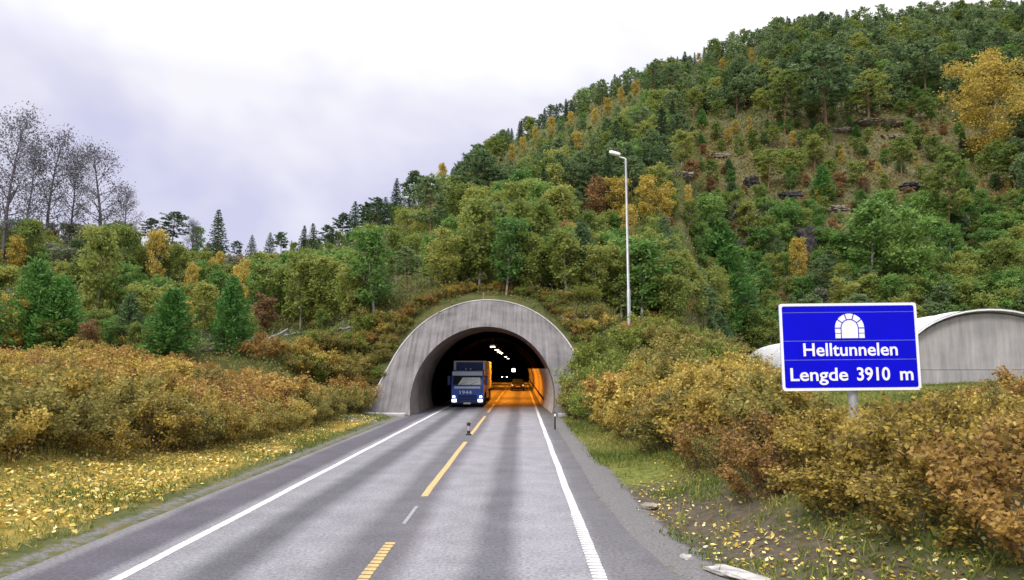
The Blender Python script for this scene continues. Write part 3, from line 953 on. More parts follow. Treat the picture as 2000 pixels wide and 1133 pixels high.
def build_truck():
    root = empty('truck', (-4.08, 56.6, 0))
    tag(root, 'dark blue articulated truck with lit headlights coming out of the tunnel', 'truck')
    W2 = 1.23
    # cab, side profile (y, z): front face leans back slightly above the waist
    b = MB()
    prof = [(0.06, 0.42), (0.0, 0.60), (0.0, 1.50), (0.05, 1.62), (0.32, 2.45), (0.52, 2.72), (0.95, 2.80), (2.10, 2.80), (2.10, 0.75), (1.75, 0.75), (1.72, 0.95), (1.35, 1.12), (0.85, 1.05), (0.62, 0.80), (0.58, 0.42)]
    b.prism(prof, -W2, W2, 'x')
    b.obj('cab', M['blue_paint'], root, bevel=0.05)
    # windscreen follows the slope
    g = MB()
    y0, z0, y1, z1 = 0.065, 1.68, 0.29, 2.36
    nrm = Vector((0, -(z1 - z0), (y1 - y0))).normalized() * 0.012
    def on(px, f):
        return (px, y0 + (y1 - y0) * f + nrm.y, z0 + (z1 - z0) * f + nrm.z)
    def slab(b_, q, th=0.03):
        q = [Vector(p) for p in q]
        k = [p - nrm.normalized() * th for p in q]
        b_.poly(q); b_.poly(k[::-1])
        for i in range(len(q)):
            j = (i + 1) % len(q)
            b_.poly([q[j], q[i], k[i], k[j]])
    slab(g, [on(-1.12, 0), on(1.12, 0), on(1.06, 1), on(-1.06, 1)])
    ws = g.obj('windscreen', M['glass_dark'], root)
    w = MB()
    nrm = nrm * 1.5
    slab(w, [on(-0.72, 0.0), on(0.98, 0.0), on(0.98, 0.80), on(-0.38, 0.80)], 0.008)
    w.obj('painted_reflection', M['reflection_lens'], ws)  # pale patch painted as the sky mirrored in the windscreen
    for x in (-0.55, 0.25):
        wp = MB(); wp.tube([on(x, 0.02), on(x + 0.50, 0.30)], [0.018, 0.012], 5); wp.obj('wiper', M['black'], root)
    v = MB(); v.prism([(0.02, 2.50), (0.10, 2.36), (0.34, 2.46), (0.48, 2.72), (0.40, 2.74), (0.10, 2.68)], -1.14, 1.14, 'x')
    v.obj('sun_visor', M['blue_light'], root, bevel=0.02)
    for x in (-0.18, 0.18):
        k = MB(); k.lathe([(0.0, 0), (0.045, 0.0), (0.055, 0.05), (0.045, 0.10), (0.0, 0.10)], 12, 'y', (x, 0.85, 2.88))
        k.tube([(x, 0.9, 2.78), (x, 0.9, 2.85)], [0.02, 0.02], 6)
        k.obj('roof_lamp', M['sign_white'], root)
    k = MB(); k.box(-0.98, 0.98, -0.025, -0.002, 1.40, 1.56); k.obj('trim_strip', M['blue_light'], root)
    # grille slats
    for i in range(4):
        z = 0.66 + i * 0.07
        k = MB(); k.prism([(-0.02, z), (-0.045, z + 0.015), (-0.045, z + 0.035), (-0.02, z + 0.05), (0.004, z + 0.05), (0.004, z)], -0.72, 0.72, 'x')
        k.obj('grille_slat', M['dark_blue'], root)
    bu = MB(); bu.prism([(0.5, 0.20), (-0.06, 0.22), (-0.10, 0.34), (-0.10, 0.56), (-0.03, 0.62), (-0.005, 0.62), (0.055, 0.42), (0.5, 0.40)], -1.24, 1.24, 'x')
    bu.obj('bumper', M['dark_blue'], root, bevel=0.03)
    for s in (-1, 1):
        h = MB(); h.box(s * 0.98 - 0.17, s * 0.98 + 0.17, -0.125, -0.10, 0.40, 0.61); h.obj('headlight', M['head_lit'], root, bevel=0.02)
        h = MB(); h.box(s * 1.02 - 0.10, s * 1.02 + 0.10, -0.03, -0.002, 0.72, 0.86); h.obj('upper_lamp', M['head_lit'], root, bevel=0.01)
        mr = MB(); mr.box(s * 1.42 - 0.10, s * 1.42 + 0.10, 0.15, 0.30, 1.65, 2.35); mr.tube([(s * 1.2, 0.4, 2.3), (s * 1.42, 0.25, 2.3)], [0.03, 0.03], 6)
        mr.obj('mirror', M['dark_blue'], root, bevel=0.02)
        sw = MB(); sw.prism([(0.48, 1.70), (0.62, 2.40), (1.35, 2.40), (1.35, 1.70)], s * 1.232, s * 1.242, 'x')
        sw.obj('side_window', M['glass_dark'], root)
    pl = MB(); pl.box(-0.28, 0.26, -0.125, -0.102, 0.24, 0.36); pl.obj('number_plate', M['white_metal'], root)
    link('lettering', text_mesh('lettering', '1944', 0.36, M['blue_light'], 0.004, 0.008, 0.92), root, (-0.12, -0.012, 1.10), (PI / 2, 0, 0))
    # trailer
    tb = MB(); tb.box(-1.24, 1.24, 2.45, 14.8, 1.12, 3.52)
    tb.obj('trailer_body', M['tarp'], root, bevel=0.04)
    fr = MB()
    for x in (-1.16, 1.16): fr.box(x - 0.09, x + 0.09, 2.38, 2.447, 1.15, 3.50)
    fr.box(-1.07, 1.07, 2.38, 2.447, 3.41, 3.50)
    fr.obj('trailer_frame', M['white_metal'], root)
    hbd = MB(); hbd.box(-1.065, 1.065, 2.41, 2.448, 1.2, 3.405); hbd.obj('headboard', M['navy'], root)
    for k in range(5):
        s_ = MB(); y = 3.0 + 2.5 * k; s_.box(1.242, 1.262, y, y + 0.10, 1.2, 3.42); s_.obj('side_post', M['white_metal'], root)
    ch = MB(); ch.box(-0.95, 0.95, 1.9, 14.6, 0.72, 1.10); ch.obj('chassis', M['black'], root)
    sk = MB(); sk.box(1.12, 1.20, 5.0, 9.4, 0.45, 1.08); sk.obj('side_guard', M['tarp'], root)
    for s in (-1, 1):
        wheel(root, s * 1.04, 1.16, 0.50, 0.34, s)
        wheel(root, s * 0.98, 4.4, 0.50, 0.46, s)
        for y in (10.4, 11.7, 13.0): wheel(root, s * 1.02, y, 0.50, 0.40, s)


def build_car(name, label, loc, rz, paint, lights, lightmat, estate):
    root = empty(name, loc, rz)
    tag(root, label, 'car')
    # facing -y; body side profile (y, z)
    b = MB()
    prof = [(0.05, 0.28), (0.0, 0.52), (0.06, 0.72), (0.95, 0.92), (4.1, 0.95), (4.3, 0.80), (4.32, 0.45), (4.2, 0.28), (3.75, 0.27), (3.68, 0.50), (3.35, 0.64), (3.02, 0.50), (2.95, 0.27), (1.3, 0.27), (1.22, 0.50), (0.9, 0.64), (0.57, 0.50), (0.5, 0.27)]
    b.prism(prof, -0.88, 0.88, 'x')
    b.obj('body', paint, root, bevel=0.05)
    # cabin, narrower at the roof
    yb = 4.1 if estate else 3.7
    lo = [(-0.82, 1.0), (0.82, 1.0), (0.82, yb), (-0.82, yb)]
    hi = [(-0.62, 1.75), (0.62, 1.75), (0.62, yb - 0.35), (-0.62, yb - 0.35)]
    c = MB()
    A = [(x, y, 0.93) for x, y in lo]; B = [(x, y, 1.46) for x, y in hi]
    for i in range(4):
        j = (i + 1) % 4
        c.poly([A[i], A[j], B[j], B[i]])
    c.poly(B)
    c.obj('cabin_glass', M['glass_dark'], root)
    r = MB(); r.prism([(1.70, 1.46), (1.85, 1.52), (yb - 0.5, 1.52), (yb - 0.30, 1.46)], -0.64, 0.64, 'x'); r.obj('roof', paint, root, bevel=0.02)
    for s in (-1, 1):
        h = MB()
        if lights == 'front': h.box(s * 0.66 - 0.14, s * 0.66 + 0.14, -0.01, 0.04, 0.54, 0.70)
        else: h.box(s * 0.70 - 0.10, s * 0.70 + 0.10, 4.30, 4.34, 0.66, 0.84)
        h.obj('headlight' if lights == 'front' else 'tail_lamp', lightmat, root)
        for y in (0.9, 3.35): wheel(root, s * 0.78, y, 0.31, 0.2, s)
    p = MB()
    if lights == 'front': p.box(-0.26, 0.26, -0.02, 0.0, 0.40, 0.51)
    else: p.box(-0.26, 0.26, 4.325, 4.345, 0.55, 0.66)
    p.obj('number_plate', M['white_metal'], root)


build_truck()
# the car ahead drives away from the camera: turned round so its tail faces us
build_car('car', 'dark car driving away from the camera deep in the tunnel', (-0.45, 101, 0), PI, M['car_dark'], 'rear', M['tail'], True)
build_car('car', 'oncoming car with two bluish white headlights far inside the tunnel', (-4.6, 205, 0), 0, M['car_blue'], 'front', M['head_far'], False)


# ------------------------------------------------------------------ road sign
def build_sign():
    c = at(1659, 677, 16.0)
    gz = float(hI(c[0], 16.2))
    root = empty('road_sign', (c[0], 16.0, gz))
    tag(root, 'big blue tunnel information sign with white lettering on a post', 'road sign')
    zc = c[2] - gz
    Wd, Hd = 2.93, 1.86
    pl = MB(); pl.tube([(0.10, 0.18, -0.6), (0.10, 0.18, zc + 0.7)], [0.105, 0.105], 14); pl.obj('post', M['galv'], root, smooth=True)
    panel = empty('panel', (0, 0, zc)); panel.parent = root
    panel.rotation_euler = (0, R(-0.55), 0)

    def rr(w, h, r, n=5):
        o = []
        for cx, cz, a in ((w / 2 - r, h / 2 - r, 0), (-w / 2 + r, h / 2 - r, 90), (-w / 2 + r, -h / 2 + r, 180), (w / 2 - r, -h / 2 + r, 270)):
            for k in range(n + 1):
                t = R(a + 90 * k / n); o.append((cx + r * math.cos(t), cz + r * math.sin(t)))
        return o

    bk = MB(); bk.prism(rr(Wd, Hd, 0.06), 0.0, 0.03, 'y'); bk.obj('backing', M['seam'], panel)
    bd = MB()
    a = rr(Wd, Hd, 0.06); q = rr(Wd - 0.11, Hd - 0.11, 0.045)
    n = len(a)
    for y in (-0.018,):
        for i in range(n):
            j = (i + 1) % n
            bd.poly([(a[i][0], y, a[i][1]), (a[j][0], y, a[j][1]), (q[j][0], y, q[j][1]), (q[i][0], y, q[i][1])])
            bd.poly([(a[i][0], y, a[i][1]), (a[j][0], y, a[j][1]), (a[j][0], -0.002, a[j][1]), (a[i][0], -0.002, a[i][1])])
            bd.poly([(q[i][0], y, q[i][1]), (q[j][0], y, q[j][1]), (q[j][0], -0.002, q[j][1]), (q[i][0], -0.002, q[i][1])])
    bd.obj('border', M['sign_white'], panel)
    # four aluminium boards, seams between them
    zs = [Hd / 2 - 0.057, 0.74, 0.13, -0.275, -Hd / 2 + 0.057]
    for zt, zb in zip(zs[:-1], zs[1:]):
        b = MB(); b.box(-Wd / 2 + 0.057, Wd / 2 - 0.057, -0.012, -0.002, zb + 0.008, zt - 0.008)
        b.obj('board', M['sign_blue'], panel)
    for i in (-1, 1):
        br = MB(); br.box(-Wd / 2 + 0.1, Wd / 2 - 0.1, 0.032, 0.072, i * 0.5 - 0.03, i * 0.5 + 0.03); br.obj('bracket', M['galv'], panel)
    # text lines
    link('lettering', text_mesh('lettering', 'Helltunnelen', 0.385, M['sign_white'], 0.003, 0.006, 2.0), panel, (0.01, -0.017, -0.075), (PI / 2, 0, 0))
    link('lettering', text_mesh('lettering', 'Lengde', 0.385, M['sign_white'], 0.003, 0.006, 1.22), panel, (-0.68, -0.017, -0.60), (PI / 2, 0, 0))
    link('lettering', text_mesh('lettering', '3910', 0.385, M['sign_white'], 0.003, 0.008, 0.70), panel, (0.47, -0.017, -0.60), (PI / 2, 0, 0))
    link('lettering', text_mesh('lettering', 'm', 0.385, M['sign_white'], 0.003, 0.008, 0.28), panel, (1.17, -0.017, -0.60), (PI / 2, 0, 0))
    # tunnel pictogram: ring of stones round an open gate
    cx, cz = 0.02, 0.395
    ro, ri = 0.31, 0.195
    def sym(name, pts):
        b = MB(); b.prism([(cx + x, cz + z) for x, z in pts], -0.018, -0.013, 'y'); b.obj(name, M['sign_white'], panel)
    g = 0.012
    angs = [0, 36, 72, 108, 144, 180]
    for a0, a1 in zip(angs[:-1], angs[1:]):
        pts = []
        for k in range(5):
            t = R(a0 + 2.2 + (a1 - a0 - 4.4) * k / 4); pts.append((ro * math.cos(t), ro * math.sin(t)))
        for k in range(4, -1, -1):
            t = R(a0 + 3.4 + (a1 - a0 - 6.8) * k / 4); pts.append((ri * math.cos(t), ri * math.sin(t)))
        sym('symbol_stone', pts)
    for s in (-1, 1):
        xa, xb = sorted((s * ri, s * ro))
        sym('symbol_stone', [(xa, -0.105), (xb, -0.105), (xb, -g), (xa, -g)])
        sym('symbol_stone', [(xa, -0.215), (xb, -0.215), (xb, -0.119), (xa, -0.119)])
    r2 = ri - 0.022
    sym('symbol_gate', [(-r2, -0.215), (r2, -0.215)] + [(r2 * math.cos(R(a)), r2 * math.sin(R(a))) for a in range(0, 181, 15)])


build_sign()


# ------------------------------------------------------------------ street lamp, posts, rails
def build_street_lamp():
    top = at(1222, 312, 50)
    gz = float(hI(top[0], 50))
    root = empty('street_lamp', (top[0], 50, gz))
    tag(root, 'tall grey street lamp standing on the bank right of the tunnel', 'street lamp')
    h = top[2] - gz
    p = MB(); p.tube([(0.05, 0, -0.5), (0.05, 0, 0.25 * h), (0.045, 0, 0.25 * h + 0.03), (0.0, 0, h)], [0.13, 0.125, 0.10, 0.07], 12)
    p.obj('pole', M['galv'], root, smooth=True)
    a = MB(); a.tube([(0.0, 0, h - 0.15), (0.0, 0, h + 0.03), (-0.10, -0.02, h + 0.10), (-0.45, -0.10, h + 0.17)], [0.06, 0.06, 0.055, 0.045], 10)
    a.obj('arm', M['white_metal'], root, smooth=True)
    hd = MB()
    hd.prism([(-0.40, -0.12), (-0.55, -0.19), (-1.05, -0.17), (-1.18, -0.07), (-1.18, 0.07), (-1.05, 0.17), (-0.55, 0.19), (-0.40, 0.12)], -0.09, 0.11, 'z')
    head = hd.obj('lamp_head', M['white_metal'], root, (0, -0.10, h + 0.20), (0, R(16), 0), bevel=0.05)
    ln = MB(); ln.box(-1.08, -0.60, -0.12, 0.12, -0.13, -0.092); ln.obj('lens', M['reflection_lens'], head, bevel=0.02)


LOGBOX = []


def build_small_things():
    # lane marker on the centre line
    r = empty('marker_post', (-2.31, 33.0, 0))
    tag(r, 'short black topped marker post standing on the yellow centre line', 'marker post')
    b = MB(); b.lathe([(0.0, 0.0), (0.13, 0.0), (0.13, 0.04), (0.07, 0.08), (0.06, 0.20), (0.0, 0.20)], 14); b.obj('base', M['black'], r, smooth=True)
    b = MB(); b.lathe([(0.055, 0.20), (0.055, 0.40)], 14); b.obj('reflector_band', plain('dull_pink_band', (0.42, 0.33, 0.35), 0.5), r, smooth=True)
    b = MB(); b.lathe([(0.0, 0.39), (0.055, 0.40), (0.09, 0.46), (0.075, 0.54), (0.0, 0.56)], 14); b.obj('cap', M['black'], r, smooth=True)
    # thin post near the right foot of the portal
    r = empty('edge_post', (1.62, 36.2, 0))
    tag(r, 'thin dark edge post at the right roadside before the portal', 'edge post')
    b = MB(); b.tube([(0, 0, -0.1), (0, 0, 0.82)], [0.04, 0.035], 8); b.obj('shaft', M['black'], r, smooth=True)
    b = MB(); b.box(-0.038, 0.038, -0.05, -0.03, 0.62, 0.74); b.obj('reflector', M['sign_white'], r)
    # wooden stump of a post in the lower right corner
    p = at(1989, 1133, 9.8)
    gz = float(hI(p[0], 9.8))
    topz = at(1989, 1047, 9.8)[2]
    r = empty('fence_post', (p[0], 9.8, gz))
    tag(r, 'short dark wooden post with a pale weathered top among the shrubs', 'post')
    b = MB(); b.tube([(0, 0, -0.3), (0.02, 0, 0.3), (0.015, 0.01, topz - gz - 0.1)], [0.06, 0.055, 0.05], 9); b.obj('shaft', M['bark'], r, smooth=True)
    b = MB(); b.tube([(0.015, 0.01, topz - gz - 0.1), (0.0, 0.01, topz - gz - 0.03), (-0.03, 0.0, topz - gz)], [0.075, 0.085, 0.05], 9); b.obj('cap', M['stone_white'], r, smooth=True)
    # pale slab and stones on the right verge
    def stone(name, label, cat, loc, size, rz, mat, seed, flat=False):
        g = np.random.default_rng(seed)
        bm = bmesh.new()
        bmesh.ops.create_icosphere(bm, subdivisions=3, radius=1.0)
        ph = g.random(9) * 6.28
        for v in bm.verts:
            c = v.co.copy()
            d = 1 + 0.16 * math.sin(3 * c.x + ph[0]) * math.sin(2.5 * c.y + ph[1]) + 0.10 * math.sin(5 * c.z + ph[2]) * math.sin(6 * c.x + ph[3]) + 0.05 * math.sin(11 * c.y + ph[4])
            k = 1.0 / max(abs(c.x), abs(c.y), abs(c.z)) ** (0.75 if flat else 0.45)
            v.co = Vector((c.x * size[0], c.y * size[1], c.z * size[2])) * d * k
        me = bpy.data.meshes.new(name); bm.to_mesh(me); bm.free(); me.materials.append(mat)
        o = link(name, me, None, loc, (0, 0, rz))
        tag(o, label, cat)
        return o
    stone('stone_slab', 'pale flat stone slab lying at the edge of the asphalt', 'stone slab', (3.05, 10.95, 0.0), (0.50, 0.17, 0.04), R(-58), M['stone_white'], 3, True)
    stone('stone', 'small whitish stone on the gravel above the flat slab', 'stone', (2.55, 11.9, -0.02), (0.09, 0.07, 0.06), 0.4, M['stone_white'], 4)
    stone('stone', 'brownish flat stone in the verge right of the asphalt edge', 'stone', (2.75, 16.4, -0.03), (0.22, 0.16, 0.05), 0.9, M['rockp'], 6)
    # steel guard rail on the ledge right of the portal crown
    a = at(1098, 620, 53.5); b_ = at(1198, 612, 53.5)
    r = empty('guard_rail', (a[0], 53.5, 0)); tag(r, 'grey steel guard rail on the ledge above the right of the portal', 'guard rail')
    L = b_[0] - a[0]
    pr = [(0, 0), (-0.04, 0.04), (-0.04, 0.11), (0, 0.15), (0, 0.19), (-0.04, 0.23), (-0.04, 0.30), (0, 0.34), (0.012, 0.34), (0.012, 0)]
    rb = MB(); rb.prism([(y, z) for y, z in pr], -0.1, L + 0.1, 'x'); rb.obj('rail', M['galv'], r, (0, 0, a[2] - 0.17))
    for k in range(4):
        x = L * k / 3
        g = float(hI(a[0] + x, 53.6))
        pb = MB(); pb.box(x - 0.04, x + 0.04, 0.015, 0.12, min(g, a[2]) - 0.5, a[2] + 0.1); pb.obj('post', M['galv'], r)
    # dead grey trunks lying on the left bank
    logs = [(392, 690, 446, 684), (400, 668, 440, 662), (466, 672, 510, 668), (520, 668, 585, 652), (556, 658, 600, 651), (660, 648, 690, 643)]
    words = ['lowest and leftmost grey fallen log on the left bank', 'grey fallen log just above the lowest log on the left bank', 'thin grey fallen log in the middle of the left bank', 'long pale fallen log sloping across the left bank', 'pale fallen log resting above the long log on the left bank', 'grey fallen log on the left bank closest to the portal']
    for (u0, v0, u1, v1), lb in zip(logs, words):
        P = survey([u0, u1], [v0, v1])
        if np.isnan(P).any(): continue
        p0, p1 = P
        p1[1] = p0[1] + np.clip(p1[1] - p0[1], -3, 3)
        c = (p0 + p1) / 2
        rr = 0.09
        o = MB(); pts = []
        for k in range(6):
            f = k / 5; q = p0 * (1 - f) + p1 * f - c
            pts.append((q[0], q[1], q[2] + rr * 1.2 + 0.04 * math.sin(k * 2 + u0)))
        o.tube(pts, [rr, rr * 1.02, rr * 0.95, rr * 0.9, rr * 0.8, rr * 0.7], 8)
        for k in (1, 3):
            o.tube([pts[k], (pts[k][0] + 0.2, pts[k][1] - 0.1, pts[k][2] + 0.55)], [0.04, 0.015], 5)
        ob = o.obj('fallen_log', M['deadwood'], None, tuple(c), smooth=True)
        tag(ob, lb, 'log', 'grey logs lying on the left bank')
        LOGBOX.append((u0 - 4, u1 + 4, min(v0, v1) - 9, max(v0, v1) + 2, c[1]))


build_street_lamp()
build_small_things()


# ------------------------------------------------------------------ vaulted shed
def build_shed():
    y0 = 36.0
    cx = at(1932, 700, y0)[0]
    gz = 2.1
    ang = -math.atan(0.16)
    root = empty('vaulted_shed', (cx, y0, gz), ang)
    tag(root, 'concrete shed with a white corrugated barrel roof behind the blue sign', 'shed')
    hw, zc = 3.9, 0.75          # plinth height, then a low arch
    top = at(1932, 612, y0)[2] - gz
    rise = top - zc
    def arc(hw_, rise_, n=30, p=1.0):
        o = []
        for k in range(n + 1):
            t = PI - PI * k / n
            o.append((hw_ * math.cos(t), zc + rise_ * math.sin(t) ** p))
        return o
    front = MB()
    front.prism([(-hw, zc)] + arc(hw, rise)[1:-1] + [(hw, zc)], 0.0, 0.25, 'y')
    front.obj('end_wall', M['shedwall'], root)
    pl = MB(); pl.box(-hw - 0.6, hw + 3.0, -0.14, 0.30, -1.2, zc - 0.03); pl.obj('plinth', M['shedwall'], root, bevel=0.02)
    lg = MB(); lg.box(-hw - 0.6, hw + 3.0, -0.02, 0.25, zc - 0.028, zc - 0.002); lg.obj('joint', M['black'], root)
    # corrugated roof: ribs run round the arch
    Lr = 56.0
    nn = 31
    V = []; Q = []
    ys = np.arange(-0.35, Lr, 0.225)
    prof = arc(hw, rise)
    for j, y in enumerate(ys):
        k = 0.12 + 0.10 * math.cos(j * PI / 2)
        for x, z in prof:
            d = Vector((x / hw, (z - zc) / rise)).normalized()
            V.append((x + d.x * k, y, z + d.y * k))
    for j in range(len(ys) - 1):
        for i in range(nn - 1):
            Q.append((j * nn + i, j * nn + i + 1, (j + 1) * nn + i + 1, (j + 1) * nn + i))
    link('corrugated_roof', np_mesh('corrugated_roof', np.array(V), np.array(Q), M['roof_metal']), root)
    # steel arch ribs standing on the roof every few metres, as far as they can be told apart
    for y in np.arange(2.0, Lr - 1, 3.0):
        b = MB()
        pts = [(x * 1.055, y, zc + (z - zc) * 1.055 + 0.05) for x, z in arc(hw, rise, 18)]
        b.tube(pts, [0.07] * len(pts), 5)
        b.obj('roof_rib', M['roof_metal'], root)
    ed = MB()
    pts = [(x * 1.045, -0.36, zc + (z - zc) * 1.05) for x, z in arc(hw, rise, 24)]
    ed.tube(pts, [0.045] * len(pts), 6); ed.obj('roof_edge', M['roof_metal'], root)
    sw = MB(); sw.box(-hw - 0.12, -hw + 0.10, 0.26, Lr, -1.5, zc + 0.02); sw.obj('side_wall', M['shedwall'], root)
    bk = MB(); bk.prism([(-hw, -1.0)] + arc(hw, rise)[0:] + [(hw, -1.0)], Lr - 0.4, Lr - 0.2, 'y'); bk.obj('back_wall', M['shedwall'], root)


build_shed()


# ------------------------------------------------------------------ rock outcrops on the right slope
ROCKBOX = []


def build_rocks():
    spots = [(1582, 470, 52, 62, 'd', 'large dark rock face in the middle of the right hillside'),
             (1440, 482, 52, 16, 'd', 'low dark rock ledge left of the large rock face on the hillside'),
             (1785, 372, 50, 14, 'd', 'dark rock ledge below the yellow birch on the right hillside'),
             (1720, 250, 90, 9, 'p', 'long pale rock ledge high on the right hillside'),
             (1640, 262, 44, 8, 'p', 'short pale rock ledge at the foot of the tall pine'),
             (1745, 268, 46, 8, 'p', 'small pale rock just under the long pale ledge'),
             (1410, 305, 40, 9, 'p', 'pale rock slab under the pines on the upper right slope'),
             (1330, 345, 44, 10, 'p', 'broad pale rock slab right of the street lamp top'),
             (1470, 362, 26, 22, 'd', 'small dark rock on the open slope right of the street lamp'),
             (1545, 385, 40, 16, 'd', 'dark low rock on the slope above the large rock face'),
             (1905, 290, 44, 14, 'd', 'dark rock beside the big yellow birch'),
             (1640, 410, 40, 12, 'p', 'small pale rock to the right above the large rock face')]
    for i, (u, v, w, h, k, lb) in enumerate(spots):
        P = survey([u], [v + h / 2])[0]
        if np.isnan(P).any(): continue
        g = np.random.default_rng(50 + i)
        s = P[1] / F
        sx, sz = w * s / 2, h * s / 2
        sy = max(1.2, sx * 0.6)
        bm = bmesh.new()
        bmesh.ops.create_icosphere(bm, subdivisions=4, radius=0.9)
        ph = g.random(10) * 6.28
        for vtx in bm.verts:
            c = vtx.co.copy()
            q = 1.0 / max(abs(c.x), abs(c.y), abs(c.z)) ** 0.6
            d = 1 + 0.16 * math.sin(3.1 * c.x + ph[0]) * math.sin(2.7 * c.z + ph[1]) + 0.12 * math.sin(7 * c.x + ph[2] + 2 * c.z) * math.sin(6 * c.y + ph[3])
            # stepped, layered faces
            st = 0.09 * (math.floor((c.z * 4 + c.x * 0.6 + ph[4])) % 2) + 0.07 * (math.floor(c.x * 5 + ph[5]) % 2)
            d += st * 1.6 + 0.22 * (float(vnoise(np.array([c.x * 3.1 + i * 9 + 20.0]), np.array([c.z * 3.7 + c.y * 2 + 30.0]))[0]) - 0.5) + float(g.normal(0, 0.04))
            vtx.co = Vector((c.x * sx, c.y * sy, c.z * sz * 1.15)) * d * q
        me = bpy.data.meshes.new('rock_outcrop'); bm.to_mesh(me); bm.free(); me.materials.append(M['rockd' if k == 'd' else 'rockp'])
        o = link('rock_outcrop', me, None, (P[0], P[1] + sy * 0.55, P[2] + sz * 0.35), (R(-10), 0, float(g.uniform(-0.3, 0.3))))
        tag(o, lb, 'rock', 'rock outcrops on the right hillside')
        ROCKBOX.append((u - w * 0.35, u + w * 0.25, v - h / 2, v + h * 0.2, P[1]))


build_rocks()


# ------------------------------------------------------------------ plant prototypes
def tube_np(b, p0, p1, r0, r1, sag=0.0, n=4, k=4):
    p0 = np.asarray(p0); p1 = np.asarray(p1)
    pts = []
    for i in range(k + 1):
        f = i / k
        q = p0 * (1 - f) + p1 * f
        q = q + np.array([0, 0, sag * 4 * f * (1 - f)])
        pts.append(q)
    b.tube(pts, [r0 * (1 - i / k) + r1 * i / k for i in range(k + 1)], n, False)
    return np.array(pts)


def deciduous(seed, H, spread, nlimb, nleaf, leaf, clump, low=0.22, stems=1, bare=False):
    g = np.random.default_rng(seed)
    b = MB()
    cl = []
    for s in range(stems):
        off = np.array([g.normal(0, 0.12), g.normal(0, 0.12), 0]) * (stems > 1)
        lean = g.normal(0, 0.05 + 0.06 * (stems > 1), 2)
        Hs = H * g.uniform(0.82, 1.0) if stems > 1 else H
        tr = []
        K = 7
        for i in range(K + 1):
            f = i / K
            tr.append(off + np.array([lean[0] * Hs * f + 0.02 * H * math.sin(3 * f + seed), lean[1] * Hs * f + 0.02 * H * math.cos(4 * f + seed + s), Hs * 0.95 * f - (0.3 if i == 0 else 0)]))
        r0 = 0.014 * H / math.sqrt(stems)
        b.tube(tr, [r0 * (1 - 0.9 * i / K) + 0.006 for i in range(K + 1)], 6, False)
        tr = np.array(tr)
        nl = max(4, nlimb // stems)
        for i in range(nl):
            hf = low + (0.97 - low) * (i + g.uniform(0, 0.8)) / nl
            p = np.array([np.interp(hf * K, np.arange(K + 1), tr[:, d]) for d in range(3)])
            az = i * 2.4 + g.uniform(-0.5, 0.5) + s * 2
            shape = 0.35 + 0.75 * math.sin(PI * min(1, (hf - low) / (1.06 - low)) ** 0.8)
            L = spread * shape * g.uniform(0.7, 1.15)
            el = R(25 + 45 * hf + g.uniform(-12, 12))
            d = np.array([math.cos(az) * math.cos(el), math.sin(az) * math.cos(el), math.sin(el)])
            e_ = p + d * L
            rl = r0 * 0.42 * (1.1 - hf) + 0.006
            pts = tube_np(b, p, e_, rl, 0.005, -0.06 * L)
            for t in range(5 if not bare else 8):
                f = g.uniform(0.3, 1.0)
                q = pts[0] * (1 - f) + pts[-1] * f
                dd = d * 0.5 + g.normal(0, 0.55, 3) + np.array([0, 0, 0.15])
                dd /= np.linalg.norm(dd)
                l2 = L * g.uniform(0.25, 0.5) * (1.15 - 0.6 * f)
                tube_np(b, q, q + dd * l2, rl * 0.4 + 0.002, 0.003, -0.03 * l2, 3, 2)
                cl += [q + dd * l2 * 0.55, q + dd * l2, q + dd * l2 * 1.05]
                if bare:
                    for t3 in range(3):
                        q3 = q + dd * l2 * g.uniform(0.3, 1)
                        d3 = dd * 0.5 + g.normal(0, 0.6, 3); d3 /= np.linalg.norm(d3)
                        tube_np(b, q3, q3 + d3 * l2 * 0.5, 0.004, 0.002, 0, 3, 1)
                        cl.append(q3 + d3 * l2 * 0.5)
            cl.append(e_)
        cl.append(tr[-1])
    cl = np.array(cl)
    ctint = g.uniform(0.15, 0.85, len(cl))
    ix = g.integers(0, len(cl), nleaf)
    C = cl[ix] + g.normal(0, clump, (nleaf, 3)) * np.array([1, 1, 0.75])
    C[:, 2] = np.maximum(C[:, 2], 0.1)
    d = rand_dirs(g, nleaf); d[:, 2] -= 0.25
    d /= np.linalg.norm(d, axis=1, keepdims=True)
    s = leaf * g.uniform(0.65, 1.35, (nleaf, 1))
    return b, C, d * s, perp(g, d) * s * 0.55, np.clip(ctint[ix] * 0.65 + g.uniform(0, 0.35, nleaf), 0, 1)


